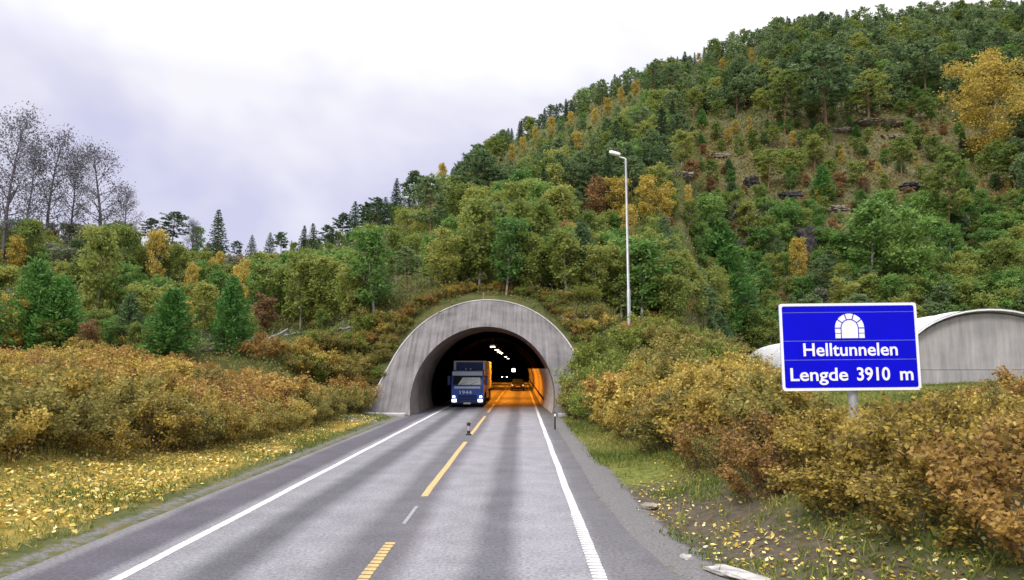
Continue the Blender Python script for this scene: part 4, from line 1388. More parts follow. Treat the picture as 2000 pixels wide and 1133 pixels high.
def conifer(seed, H, Rm, kind, ncard):
    """kind: spruce (drooping skirts), young (bushy to the ground), pine (bare lower stem, rounded tufty crown)"""
    g = np.random.default_rng(seed)
    b = MB()
    tr = [(0.015 * H * math.sin(2.2 * f + seed) * (kind == 'pine'), 0.012 * H * math.cos(2.7 * f + seed) * (kind == 'pine'), H * 0.97 * f - (0.4 if f == 0 else 0)) for f in np.linspace(0, 1, 8)]
    r0 = 0.013 * H + 0.02
    b.tube(tr, [r0 * (1 - 0.88 * i / 7) for i in range(8)], 7, False)
    tr = np.array(tr)
    lo = {'spruce': 0.06, 'young': 0.03, 'pine': 0.38 + 0.12 * g.random()}[kind]
    step = {'spruce': 0.042, 'young': 0.06, 'pine': 0.05}[kind]
    Cs, Us, Ss, Ts = [], [], [], []
    hf = lo
    br = []
    while hf < 0.985:
        n = {'spruce': 7, 'young': 6, 'pine': 5}[kind]
        a0 = g.uniform(0, 6.28)
        for k in range(n):
            if kind == 'pine' and g.random() < 0.22: continue
            az = a0 + 2 * PI * k / n + g.uniform(-0.3, 0.3)
            t = (hf - lo) / (1 - lo)
            if kind == 'spruce': L = Rm * (1 - t) ** 0.85 * g.uniform(0.75, 1.1) + 0.06 * Rm; el = R(-18 + 38 * t)
            elif kind == 'young': L = Rm * (1 - t) ** 0.7 * g.uniform(0.75, 1.1) * (0.75 + 0.25 * min(1, t * 5)) + 0.05 * Rm; el = R(14 + 40 * t)
            else: L = Rm * (0.35 + 0.75 * math.sin(PI * min(1, 0.18 + 0.80 * t)) ** 0.9) * g.uniform(0.55, 1.15) * (1 - 0.55 * t ** 3); el = R(-4 + 50 * t + g.uniform(-14, 14))
            d = np.array([math.cos(az) * math.cos(el), math.sin(az) * math.cos(el), math.sin(el)])
            p = np.array([np.interp(hf * 7, np.arange(8), tr[:, c]) for c in range(3)])
            sag = {'spruce': -0.05 * L, 'young': -0.04 * L, 'pine': -0.05 * L}[kind]
            tube_np(b, p, p + d * L, 0.012 * L + 0.006, 0.005, sag, 3, 3)
            br.append((p, d, L, sag))
        hf += step * g.uniform(0.8, 1.2) * (1 - 0.35 * hf)
    tot = sum(x[2] for x in br)
    for p, d, L, sag in br:
        m = max(5, int(ncard * L / tot))
        if kind == 'pine':
            # needle tufts bunched on the outer half
            nt_ = max(2, int(m / 11))
            f = g.uniform(0.42, 1.05, nt_)
            tc_ = p + d * (L * f)[:, None] + g.normal(0, 0.085 * L + 0.08, (nt_, 3)) * np.array([1, 1, 0.55])
            ix = g.integers(0, nt_, m)
            dirs = rand_dirs(g, m); dirs[:, 2] = np.abs(dirs[:, 2]) * 0.8 + 0.1
            dirs /= np.linalg.norm(dirs, axis=1, keepdims=True)
            ln = 0.021 * H * g.uniform(0.7, 1.3, (m, 1)) + 0.03
            C = tc_[ix] + dirs * ln * 0.8 + g.normal(0, 0.05, (m, 3))
            U = dirs * ln; S = perp(g, dirs) * ln * 0.30
            bt = g.uniform(0.15, 0.8, nt_)[ix]
            T = np.clip(bt * 0.65 + g.uniform(0, 0.35, m), 0, 1)
        else:
            f = g.uniform(0.12, 1.03, m) ** 0.8
            side = perp(g, np.tile(d, (m, 1)))
            side[:, 2] = side[:, 2] * 0.35 - (0.35 if kind == 'spruce' else -0.15)
            w = 0.19 * L * (1.1 - 0.75 * f) + 0.03
            C = p + d * (L * f)[:, None] + side * (w * g.uniform(0, 1, m))[:, None]
            C[:, 2] += sag * 4 * f * (1 - f)
            dirs = d * 0.8 + side * 0.9 + g.normal(0, 0.3, (m, 3))
            dirs /= np.linalg.norm(dirs, axis=1, keepdims=True)
            if kind == 'young': C = C + g.normal(0, 0.10, (m, 3))
            ln = (0.012 * H + 0.05) * g.uniform(0.7, 1.35, (m, 1))
            U = dirs * ln; S = perp(g, dirs) * ln * (0.42 if kind == 'spruce' else 0.34)
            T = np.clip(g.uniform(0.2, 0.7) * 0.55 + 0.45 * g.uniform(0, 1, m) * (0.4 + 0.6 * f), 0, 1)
        Cs.append(C); Us.append(U); Ss.append(S); Ts.append(T)
    return b, np.concatenate(Cs), np.concatenate(Us), np.concatenate(Ss), np.concatenate(Ts)


def shrub(seed, H, Rr, nst, nleaf, leaf):
    g = np.random.default_rng(seed)
    b = MB()
    seg = []
    for i in range(nst):
        az = i * 2.4 + g.uniform(-0.4, 0.4)
        rr = Rr * math.sqrt(g.uniform(0.02, 1))
        hh = H * (1.05 - 0.5 * (rr / Rr) ** 2) * g.uniform(0.75, 1.08)
        base = np.array([math.cos(az), math.sin(az), 0]) * rr * 0.35 + np.array([0, 0, -0.15])
        tip = np.array([math.cos(az) * rr, math.sin(az) * rr, hh])
        mid = base * 0.45 + tip * 0.55 + np.array([0, 0, 0.10 * H])
        pts = [base, base * 0.6 + mid * 0.4, mid, mid * 0.45 + tip * 0.55, tip]
        b.tube(pts, [0.014, 0.012, 0.010, 0.007, 0.004], 4, False)
        for a, c in zip(pts[1:-1], pts[2:]): seg.append((a, c))
        for t in range(5):
            f = g.uniform(0.3, 1.0)
            q = mid * (1 - f) + tip * f if f > 0.5 else base * (0.5 - f) * 2 + mid * f * 2
            dd = (tip - base) / np.linalg.norm(tip - base) * 0.6 + g.normal(0, 0.6, 3); dd /= np.linalg.norm(dd)
            e_ = q + dd * H * g.uniform(0.15, 0.32)
            tube_np(b, q, e_, 0.006, 0.003, 0, 3, 2)
            seg += [(q, e_)] * 2
    A = np.array([s[0] for s in seg]); Bb = np.array([s[1] for s in seg])
    ix = g.integers(0, len(seg), nleaf)
    f = g.uniform(0, 1.08, (nleaf, 1))
    C = A[ix] * (1 - f) + Bb[ix] * f + g.normal(0, 0.05 * H, (nleaf, 3))
    C[:, 2] = np.maximum(C[:, 2], 0.05)
    d = rand_dirs(g, nleaf); d[:, 2] += 0.15
    d /= np.linalg.norm(d, axis=1, keepdims=True)
    s = leaf * g.uniform(0.6, 1.4, (nleaf, 1))
    seg_t = g.uniform(0.1, 0.8, len(seg))
    T = np.clip(seg_t[ix] * 0.55 + 0.45 * g.uniform(0, 1, nleaf), 0, 1)
    return b, C, d * s, perp(g, d) * s * 0.6, T


PROTO = {}


def make_proto(key, gen, trunkmat, crownmats, trunkname='trunk', crownname='crown'):
    b, C, U, S, T = gen
    PROTO[key] = (b.mesh(trunkname, trunkmat), {cm: None for cm in crownmats}, (C, U, S, T), trunkname, crownname)
    base = leaf_mesh(crownname, C, U, S, T, M[crownmats[0]])
    PROTO[key][1][crownmats[0]] = base
    for cm in crownmats[1:]:
        c = base.copy(); c.materials.clear(); c.materials.append(M[cm]); PROTO[key][1][cm] = c


DECM = ['olive', 'green', 'yellow', 'russet', 'greyleaf']
for i in range(5):
    make_proto(('dec', i), deciduous(100 + i, 6.0, 1.45 + 0.25 * (i % 3), 22, 3400, 0.125, 0.23, 0.18, stems=1 + (i % 2) * 2), M['bark'] if i % 2 else M['birch_bark'], DECM)
make_proto(('big', 0), deciduous(131, 10.0, 3.0, 30, 13000, 0.10, 0.34, 0.12, stems=2), M['birch_bark'], ['yellow', 'olive'])
for i in range(3):
    make_proto(('bare', i), deciduous(150 + i, 8.0, 2.1, 26, 3800, 0.06, 0.26, 0.2, bare=True), plain('grey_aspen_bark', (0.10, 0.09, 0.105), 0.9), ['aspenleaf'])
for i in range(5):
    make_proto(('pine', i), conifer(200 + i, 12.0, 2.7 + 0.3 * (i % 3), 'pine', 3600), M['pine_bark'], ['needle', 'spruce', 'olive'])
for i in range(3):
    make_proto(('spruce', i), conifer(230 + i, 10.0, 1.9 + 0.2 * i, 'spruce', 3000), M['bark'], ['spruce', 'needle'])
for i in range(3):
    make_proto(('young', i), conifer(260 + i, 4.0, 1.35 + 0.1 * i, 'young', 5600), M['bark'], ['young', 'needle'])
for i in range(6):
    make_proto(('shrub', i), shrub(300 + i, 1.5, 1.15, 14 + i, [6200, 4200, 5400, 2600, 6000, 3600][i], 0.042 + 0.003 * (i % 3)), M['twig'], ['shrub_tan', 'shrub_rust', 'shrub_olive', 'shrub_lime'], 'stems', 'foliage')
NOMH = {'dec': 6.0, 'big': 10.0, 'bare': 8.0, 'pine': 12.0, 'spruce': 10.0, 'young': 4.0, 'shrub': 1.5}
NPROTO = {'dec': 5, 'big': 1, 'bare': 3, 'pine': 5, 'spruce': 3, 'young': 3, 'shrub': 6}
COUNT = {}


def plant(name, kind, P, h, cm, label, cat, group=None, wide=1.0, sink=0.15, var=None):
    COUNT[name] = COUNT.get(name, 0) + 1
    key = (kind, int(rng.integers(0, NPROTO[kind])) if var is None else var)
    if kind == 'dec': h = h * 1.12
    s = h / NOMH[kind]
    rz = float(rng.uniform(0, 6.28))
    if COUNT[name] > 292:
        OVER.append((key, cm, (P[0], P[1], P[2] - sink), s * wide, s, rz))
        return None
    tm, cms, _, tn, cn = PROTO[key]
    o = bpy.data.objects.new(name, None)
    o.empty_display_size = 0.3
    COL.objects.link(o)
    o.location = (P[0], P[1], P[2] - sink)
    o.rotation_euler = (float(rng.normal(0, 0.02)), float(rng.normal(0, 0.02)), rz)
    o.scale = (s * wide, s * wide, s)
    tag(o, label, cat, group)
    link(tn, tm, o)
    link(cn, cms[cm], o)
    return o


OVER = []


def overflow():
    """what is left of a kind past three hundred: the smallest and farthest trees, joined by leaf colour"""
    g = np.random.default_rng(77)
    by = {}
    for key, cm, P, sw, sh, rz in OVER:
        C, U, S, T = PROTO[key][2]
        ix = g.choice(len(C), 900, replace=False)
        c, q = math.cos(rz), math.sin(rz)
        A = np.array([[c, -q, 0], [q, c, 0], [0, 0, 1]]).T
        sc = np.array([sw, sw, sh])
        k = 1.7
        by.setdefault(cm, []).append(((C[ix] * sc) @ A + np.array(P), (U[ix] * sc) @ A * k, (S[ix] * sc) @ A * k, np.clip(T[ix] + g.uniform(-0.17, 0.17), 0, 1)))
    for cm, L in by.items():
        tag(link('distant_forest', leaf_mesh('distant_forest', *[np.concatenate([l[i] for l in L]) for i in range(4)], M[cm])), kind='stuff')
    print('overflow', {k: len(v) for k, v in by.items()})


# ------------------------------------------------------------------ trees one can point to
USED = []
BOXES = []        # what must stay in sight: u0, u1, v0, v1, distance


def pointed(u, vb, vt, name, kind, cm, label, cat, wide=1.0, group=None, Y=None):
    if Y is None:
        P = survey([u], [vb])[0]
        k = 0
        while np.isnan(P).any() and k < 40:
            k += 1; P = survey([u], [vb + 4 * k])[0]
    else:
        x = at(u, vb, Y)[0]; P = np.array([x, Y, float(hI(x, Y))])
    h = at(u, vt, P[1])[2] - P[2]
    plant(name, kind, P, max(h, 1.0), cm, label, cat, group, wide)
    USED.append((u, (vb * 0.7 + vt * 0.3), P[1]))
    hw = {'dec': 0.36, 'big': 0.32, 'bare': 0.3, 'pine': 0.22, 'spruce': 0.2, 'young': 0.33}[kind] * (vb - vt) * wide * 0.75
    BOXES.append((u - hw, u + hw, vt, vb - (0.6 if kind == 'young' else 0.3) * (vb - vt), P[1]))


pointed(8, 470, 225, 'aspen_tree', 'bare', 'aspenleaf', 'tall thin leaved grey tree cut by the left edge of the view', 'tree', 1.0, None, 78)
pointed(88, 470, 262, 'aspen_tree', 'bare', 'aspenleaf', 'tall grey sparse tree standing second on the left skyline', 'tree', 1.0, None, 80)
pointed(192, 478, 292, 'aspen_tree', 'bare', 'aspenleaf', 'grey sparse tree standing third on the left skyline', 'tree', 1.25, None, 82)
pointed(48, 470, 285, 'aspen_tree', 'bare', 'aspenleaf', 'slender grey tree between the two tallest trees on the left skyline', 'tree', 0.9, None, 84)
pointed(140, 476, 300, 'aspen_tree', 'bare', 'aspenleaf', 'slender grey tree left of the third tree on the left skyline', 'tree', 0.9, None, 85)
pointed(240, 480, 372, 'aspen_tree', 'bare', 'aspenleaf', 'small grey sparse tree right of the tall grey trees on the left skyline', 'tree', 1.1, None, 84)
pointed(424, 520, 402, 'spruce_tree', 'spruce', 'spruce', 'dark pointed spruce alone on the left skyline', 'tree', 1.15, None, 92)
pointed(335, 500, 412, 'pine_tree', 'pine', 'spruce', 'bushy dark pine on the skyline left of the lone spruce', 'tree', 1.5, None, 90)
pointed(292, 500, 425, 'pine_tree', 'pine', 'spruce', 'dark pine on the skyline right of the small grey tree', 'tree', 1.4, None, 90)
pointed(376, 500, 432, 'aspen_tree', 'bare', 'aspenleaf', 'thin grey tree just left of the lone spruce', 'tree', 1.2, None, 90)
for k, (u, vt) in enumerate(((462, 470), (492, 455), (525, 450), (548, 452), (590, 436), (612, 432), (640, 440))):
    pointed(u, 510, vt, 'spruce_tree', 'spruce' if k % 3 else 'pine', 'spruce', 'small dark conifer on the low skyline between the lone spruce and the hill', 'tree', 1.25, 'small conifers on the low skyline')
for k, (u, vt) in enumerate(((690, 388), (716, 395), (735, 385), (772, 345), (808, 332), (830, 345), (752, 380), (668, 415))):
    pointed(u, 470 if u < 760 else 430, vt, 'pine_tree', 'pine' if k % 3 else 'spruce', 'spruce', 'dark conifer standing up from the foot of the hill skyline', 'tree', 1.25, 'conifers at the foot of the hill skyline')
pointed(330, 716, 556, 'young_pine', 'young', 'young', 'bright green bushy young pine behind the left shrubs', 'young tree', 1.15)
pointed(118, 690, 535, 'young_pine', 'young', 'young', 'bright green young pine near the left edge behind the shrubs', 'young tree', 1.2)
pointed(62, 690, 500, 'young_pine', 'young', 'young', 'tall green young pine at the left edge behind the shrubs', 'young tree', 1.0)
pointed(250, 690, 570, 'young_pine', 'young', 'needle', 'dull green young pine left of the bright bushy one', 'young tree', 1.1)
pointed(452, 690, 535, 'young_pine', 'young', 'young', 'green young pine right of the bright bushy one', 'young tree', 1.0)
pointed(462, 640, 525, 'birch_tree', 'dec', 'yellow', 'narrow yellow birch behind the young pine on the left bank', 'tree', 0.55)
pointed(300, 570, 468, 'birch_tree', 'dec', 'yellow', 'yellow birch under the dark pine on the left skyline', 'tree', 0.75)
pointed(30, 560, 475, 'birch_tree', 'dec', 'yellow', 'yellowing birch at the left edge under the grey trees', 'tree', 0.9)
pointed(180, 650, 470, 'birch_tree', 'dec', 'olive', 'olive birch with a thin dark stem on the left bank', 'tree', 0.9)
pointed(1945, 335, 105, 'big_birch', 'big', 'yellow', 'big bright yellow birch at the right edge high on the slope', 'tree', 1.2)
pointed(1612, 285, 100, 'pine_tree', 'pine', 'needle', 'tallest grey green pine on the right slope above the pale ledge', 'tree', 1.35)
pointed(1810, 220, 80, 'pine_tree', 'pine', 'needle', 'tall pine with a long bare stem left of the big yellow birch', 'tree', 1.3)
pointed(1700, 250, 140, 'pine_tree', 'pine', 'olive', 'dull olive pine right of the tallest pine on the slope', 'tree', 1.4)
pointed(1535, 265, 140, 'pine_tree', 'pine', 'olive', 'brownish pine left of the tallest pine on the slope', 'tree', 1.2)
pointed(1855, 490, 300, 'pine_tree', 'pine', 'olive', 'slim yellowish pine with an orange stem below the big yellow birch', 'tree', 0.9)
pointed(1205, 440, 352, 'birch_tree', 'dec', 'yellow', 'bright yellow birch just left of the street lamp pole', 'tree', 0.9)
pointed(1265, 445, 358, 'birch_tree', 'dec', 'yellow', 'yellow birch just right of the street lamp pole', 'tree', 1.0)
pointed(1168, 440, 362, 'rowan_tree', 'dec', 'russet', 'russet tree left of the yellow birch by the street lamp', 'tree', 1.1)
pointed(1300, 440, 370, 'birch_tree', 'dec', 'yellow', 'pale yellow birch, second to the right of the street lamp pole', 'tree', 0.9)
pointed(1345, 420, 368, 'birch_tree', 'dec', 'yellow', 'small narrow yellow birch, third to the right of the street lamp pole', 'tree', 0.7)
pointed(1225, 480, 410, 'birch_tree', 'dec', 'yellow', 'low yellow birch directly behind the street lamp pole', 'tree', 1.0)
pointed(840, 490, 345, 'pine_tree', 'pine', 'needle', 'dark pine with a bare brown stem above the left of the portal', 'tree', 1.1)
pointed(1610, 400, 320, 'young_pine', 'young', 'young', 'bright green small pine on the open slope above the large rock face', 'young tree', 1.3)
pointed(1410, 640, 420, 'young_pine', 'young', 'young', 'large green young pine left of the blue sign behind the shrubs', 'young tree', 1.1)
pointed(1700, 560, 420, 'birch_tree', 'dec', 'green', 'fresh green broad tree right of the large rock face', 'tree', 1.4)
pointed(1790, 590, 440, 'birch_tree', 'dec', 'green', 'fresh green tree above the right end of the blue sign', 'tree', 1.2)
pointed(1560, 560, 480, 'birch_tree', 'dec', 'yellow', 'yellow tinged small birch below the large rock face', 'tree', 0.9)
pointed(1352, 478, 405, 'birch_tree', 'dec', 'olive', 'olive birch directly below the small narrow yellow birch on the slope', 'tree', 1.0)
pointed(1366, 530, 440, 'alder_tree', 'dec', 'green', 'green leafy tree at the foot of the grassy ramp right of the street lamp', 'tree', 1.0)
for u, v, s in ((1000, 305, 40), (1022, 290, 38), (1045, 268, 38), (1075, 255, 42), (1130, 285, 50), (1160, 235, 40), (1188, 215, 42), (1215, 195, 40), (1240, 180, 40), (1115, 235, 34), (1365, 118, 30), (1410, 125, 28), (1470, 112, 30), (865, 335, 26)):
    pointed(u, v + 14, v + 14 - s * 0.8, 'yellow_birch', 'dec', 'yellow', 'pale yellow birch standing among the dark pines high on the hill', 'tree', 0.9, 'yellow birches high on the hill')


# ------------------------------------------------------------------ the forest
def where(u, v):
    """a place in words for a tree standing on the hill, by what one can find near it"""
    if u < 130: return 'near the left edge below grey skyline trees'
    if u < 300: return 'below the third tall grey tree of the left skyline'
    if u < 480: return 'below the lone dark skyline spruce'
    if u < 720: return 'left of the portal' if v > 520 else 'left of the portal near the low skyline'
    if u < 880: return 'above the left shoulder of the portal'
    if u < 1060: return 'straight above the portal crown'
    if u < 1210: return 'left of the street lamp pole'
    if u < 1330: return 'right of the street lamp pole'
    if u < 1520: return 'left of the blue sign' if v > 420 else 'between street lamp and tallest pine'
    if u < 1660: return 'above the left half of the blue sign' if v > 420 else 'around the tallest pine'
    if u < 1810: return 'above the right half of the blue sign' if v > 420 else 'between tallest pine and big yellow birch'
    if v > 420: return 'above the vaulted shed'
    return 'above the big yellow birch' if v < 120 else ('left of the big yellow birch' if u < 1885 else 'below the big yellow birch')


def forest():
    g = np.random.default_rng(11)
    n = 60000
    u = g.uniform(-160, 2200, n); v = g.uniform(-20, 715, n)
    P = survey(u, v)
    ok = ~np.isnan(P[:, 1]) & (P[:, 1] > 43)
    x, y = P[:, 0], P[:, 1]
    ok &= ~((np.abs(x - XC) < 8.2) & (y < 55.9))
    ok &= ~(((x > shed_left(y) - 3.2) | (u > 1425)) & (y < 93) & (x > 6))
    ok &= ~((x > 4) & (y < 54))
    u, v, P = u[ok], v[ok], P[ok]
    AU = [a for a, b, c in USED]; AV = [b for a, b, c in USED]; AA = [1450 / c * 2.2 for a, b, c in USED]
    picks = []
    BX = np.array(BOXES + ROCKBOX + LOGBOX)
    au, av, aa_ = np.array(AU), np.array(AV), np.array(AA)
    F1 = fbm(u * 0.006, u * 0 + 3.3)
    for i in range(len(u)):
        Y = P[i, 1]
        uu, vv = u[i], v[i]
        upper = np.interp(uu, SKY_U, SKY_V)
        opn = 1330 < uu < 1980 and 235 < vv < 560
        rocky = opn and vv < 430
        a = F / Y * (2.2 if Y > 95 else 1.5) * (1.45 if rocky else 1.0)
        if vv - upper < 30: a *= 0.72
        d = ((au - uu) / np.minimum(aa_, a)) ** 2 + ((av - vv) / (np.minimum(aa_, a) * 0.52)) ** 2
        if (d < 1).any(): continue
        r = g.random()
        low = vv > 430 + 60 * F1[i]
        wh = where(uu, vv)
        if uu < 480 and vv > 455:
            if r < 0.15: a_ = ('young_pine', 'young', 'young' if g.random() < 0.7 else 'needle', g.uniform(2.6, 4.6), 1.2, 'green young pine', 'young tree')
            elif r < 0.60: a_ = ('birch_tree', 'dec', 'olive', g.uniform(3.0, 5.4), 1.15, 'young olive birch', 'tree')
            elif r < 0.80: a_ = ('alder_tree', 'dec', 'green', g.uniform(3.0, 5.0), 1.15, 'young green leafy tree', 'tree')
            elif r < 0.89: a_ = ('willow_tree', 'dec', 'greyleaf', g.uniform(2.6, 4.5), 1.15, 'greyish thin young tree', 'tree')
            elif r < 0.94: a_ = ('yellow_birch', 'dec', 'yellow', g.uniform(2.2, 3.6), 0.65, 'small yellow birch', 'tree')
            else: a_ = ('rowan_tree', 'dec', 'russet', g.uniform(1.8, 3.2), 1.1, 'russet low tree', 'tree')
        elif opn and not rocky:
            if r < 0.42: a_ = ('alder_tree', 'dec', 'green', g.uniform(3.4, 6.4), 1.3, 'green leafy tree', 'tree')
            elif r < 0.70: a_ = ('birch_tree', 'dec', 'olive', g.uniform(3, 5.8), 1.2, 'olive birch', 'tree')
            elif r < 0.84: a_ = ('young_pine', 'young', 'young' if g.random() < 0.5 else 'needle', g.uniform(3, 6), 1.2, 'green young pine', 'young tree')
            elif r < 0.93: a_ = ('willow_tree', 'dec', 'greyleaf', g.uniform(3, 4.5), 1.15, 'greyish thin tree', 'tree')
            else: a_ = ('rowan_tree', 'dec', 'russet', g.uniform(2, 3.5), 1.2, 'russet low tree', 'tree')
        elif rocky:
            if g.random() < 0.66: continue
            if r < 0.22: a_ = ('young_pine', 'young', 'young' if g.random() < 0.6 else 'needle', g.uniform(2.2, 5), 1.3, 'small green pine on open rock', 'young tree')
            elif r < 0.58: a_ = ('birch_tree', 'dec', 'olive', g.uniform(2, 5.0), 1.35, 'low olive birch on open rock', 'tree')
            elif r < 0.70: a_ = ('rowan_tree', 'dec', 'russet', g.uniform(1.6, 3), 1.5, 'russet low tree on open rock', 'tree')
            elif r < 0.78: a_ = ('yellow_birch', 'dec', 'yellow', g.uniform(2, 3.4), 0.9, 'small yellow birch on open rock', 'tree')
            elif r < 0.90: a_ = ('alder_tree', 'dec', 'green', g.uniform(2, 4.5), 1.3, 'low green leafy tree on open rock', 'tree')
            else: a_ = ('pine_tree', 'pine', 'olive', g.uniform(6, 10), 1.25, 'lone pine on open rock', 'tree')
        elif low or Y < 80:
            if r < 0.50: a_ = ('birch_tree', 'dec', 'olive', g.uniform(4.0, 6.5), 1.2, 'olive birch', 'tree')
            elif r < 0.70: a_ = ('alder_tree', 'dec', 'green', g.uniform(3.8, 6.2), 1.25, 'green leafy tree', 'tree')
            elif r < 0.78: a_ = ('willow_tree', 'dec', 'greyleaf', g.uniform(3.5, 5.5), 1.1, 'greyish thin tree', 'tree')
            elif r < 0.84: a_ = ('rowan_tree', 'dec', 'russet', g.uniform(2.4, 4.0), 1.2, 'russet tree', 'tree')
            elif r < 0.93: a_ = ('young_pine', 'young', 'needle', g.uniform(3, 5.5), 1.15, 'dull green young pine', 'young tree')
            else: a_ = ('pine_tree', 'pine', 'needle', g.uniform(6, 8.5), 1.2, 'tall green pine', 'tree')
        else:
            if vv - upper < 34:
                a_ = ('spruce_tree' if r < 0.6 else 'pine_tree', 'spruce' if r < 0.6 else 'pine', 'spruce', g.uniform(4.2, 6.6), 1.15, 'dark conifer in the skyline row', 'tree')
            elif r < 0.62: a_ = ('pine_tree', 'pine', 'needle' if g.random() < 0.75 else 'olive', g.uniform(6.5, 11.5), 1.05, 'green hillside pine', 'tree')
            elif r < 0.78: a_ = ('spruce_tree', 'spruce', 'needle' if g.random() < 0.65 else 'spruce', g.uniform(6, 10), 1.2, 'pointed hillside spruce', 'tree')
            elif r < 0.90: a_ = ('birch_tree', 'dec', 'olive', g.uniform(4.5, 7), 1.2, 'olive birch among pines', 'tree')
            else: a_ = ('alder_tree', 'dec', 'green', g.uniform(4.5, 7), 1.2, 'green leafy tree among pines', 'tree')
        # keep the pointed trees and rocks in sight
        h = a_[3]
        if vv - upper < 70 and Y < 135: h = min(h, g.uniform(1.8, 3.2))
        if Y > 100: h = min(h, (vv - upper + 24) * Y / F)
        hw = {'dec': 0.33, 'pine': 0.22, 'spruce': 0.2, 'young': 0.33}[a_[1]] * a_[4]
        for t in range(4):
            tp = vv - h * F / Y; w2 = hw * h * F / Y
            hit = (BX[:, 0] < uu + w2) & (BX[:, 1] > uu - w2) & (BX[:, 2] < vv) & (BX[:, 3] > tp) & (BX[:, 4] > Y - 1)
            if not hit.any(): break
            h *= 0.68
        if hit.any() or h < 1.1: continue
        a_ = a_[:3] + (h,) + a_[4:]
        picks.append((h * F / Y, P[i], a_, wh, a_[4] * g.uniform(0.9, 1.15)))
        au = np.append(au, uu); av = np.append(av, vv); aa_ = np.append(aa_, a)
    # the largest in the picture first: they stay individuals
    picks.sort(key=lambda t: -t[0])
    for px, p, (nm, kd, cm, h, _, lb, ct), wh, wd in picks:
        if lb.split()[0] not in ('tall', 'low', 'small', 'short') and 'low' not in lb.split()[:2]:
            lb = ('short ' if h < 3.4 else ('tall ' if h > 5.6 else '')) + lb
        pv = 720 - F * (p[2] - CAMH) / p[1]
        if 'left edge' not in wh and 'skyline' not in lb:
            wh = ('low down ' if pv > 560 else ('halfway up ' if pv > 400 else ('high up ' if pv > 210 else 'near the ridge '))) + wh
        if len((lb + ' ' + wh).split()) > 15: lb = lb.replace('short ', '').replace('tall ', '').replace('young growth', '')
        if len((lb + ' ' + wh).split()) > 15: wh = wh.replace('low down ', '').replace('halfway up ', '').replace('high up ', '').replace('near the ridge ', '')
        plant(nm, kd, p, h, cm, lb + ' ' + wh, ct, lb + ' ' + wh, wd)
    print('forest', len(picks), COUNT)
    overflow()


forest()


# ------------------------------------------------------------------ shrubs along the road
LB_U, LB_V = [-120, 0, 150, 300, 420, 500, 600, 650, 700, 735], [930, 912, 902, 902, 888, 870, 846, 826, 806, 795]     # foot of the left thicket in the survey
LT_U, LT_V = [-120, 0, 200, 350, 420, 560, 650, 735], [690, 686, 680, 700, 728, 728, 735, 770]
RB_U, RB_V = [1095, 1130, 1180, 1290, 1400, 1500, 1600, 1700, 1850, 2000, 2150, 2300], [800, 822, 838, 900, 935, 978, 1010, 1045, 1072, 1098, 1120, 1140]
RT_U, RT_V = [1095, 1150, 1230, 1330, 1400, 1450, 1530, 1600, 1800, 1870, 2000, 2150], [640, 618, 615, 632, 655, 700, 750, 800, 790, 762, 738, 735]


def shrub_foot(u, left):
    return np.interp(u, LB_U, LB_V) if left else np.interp(u, RB_U, RB_V)


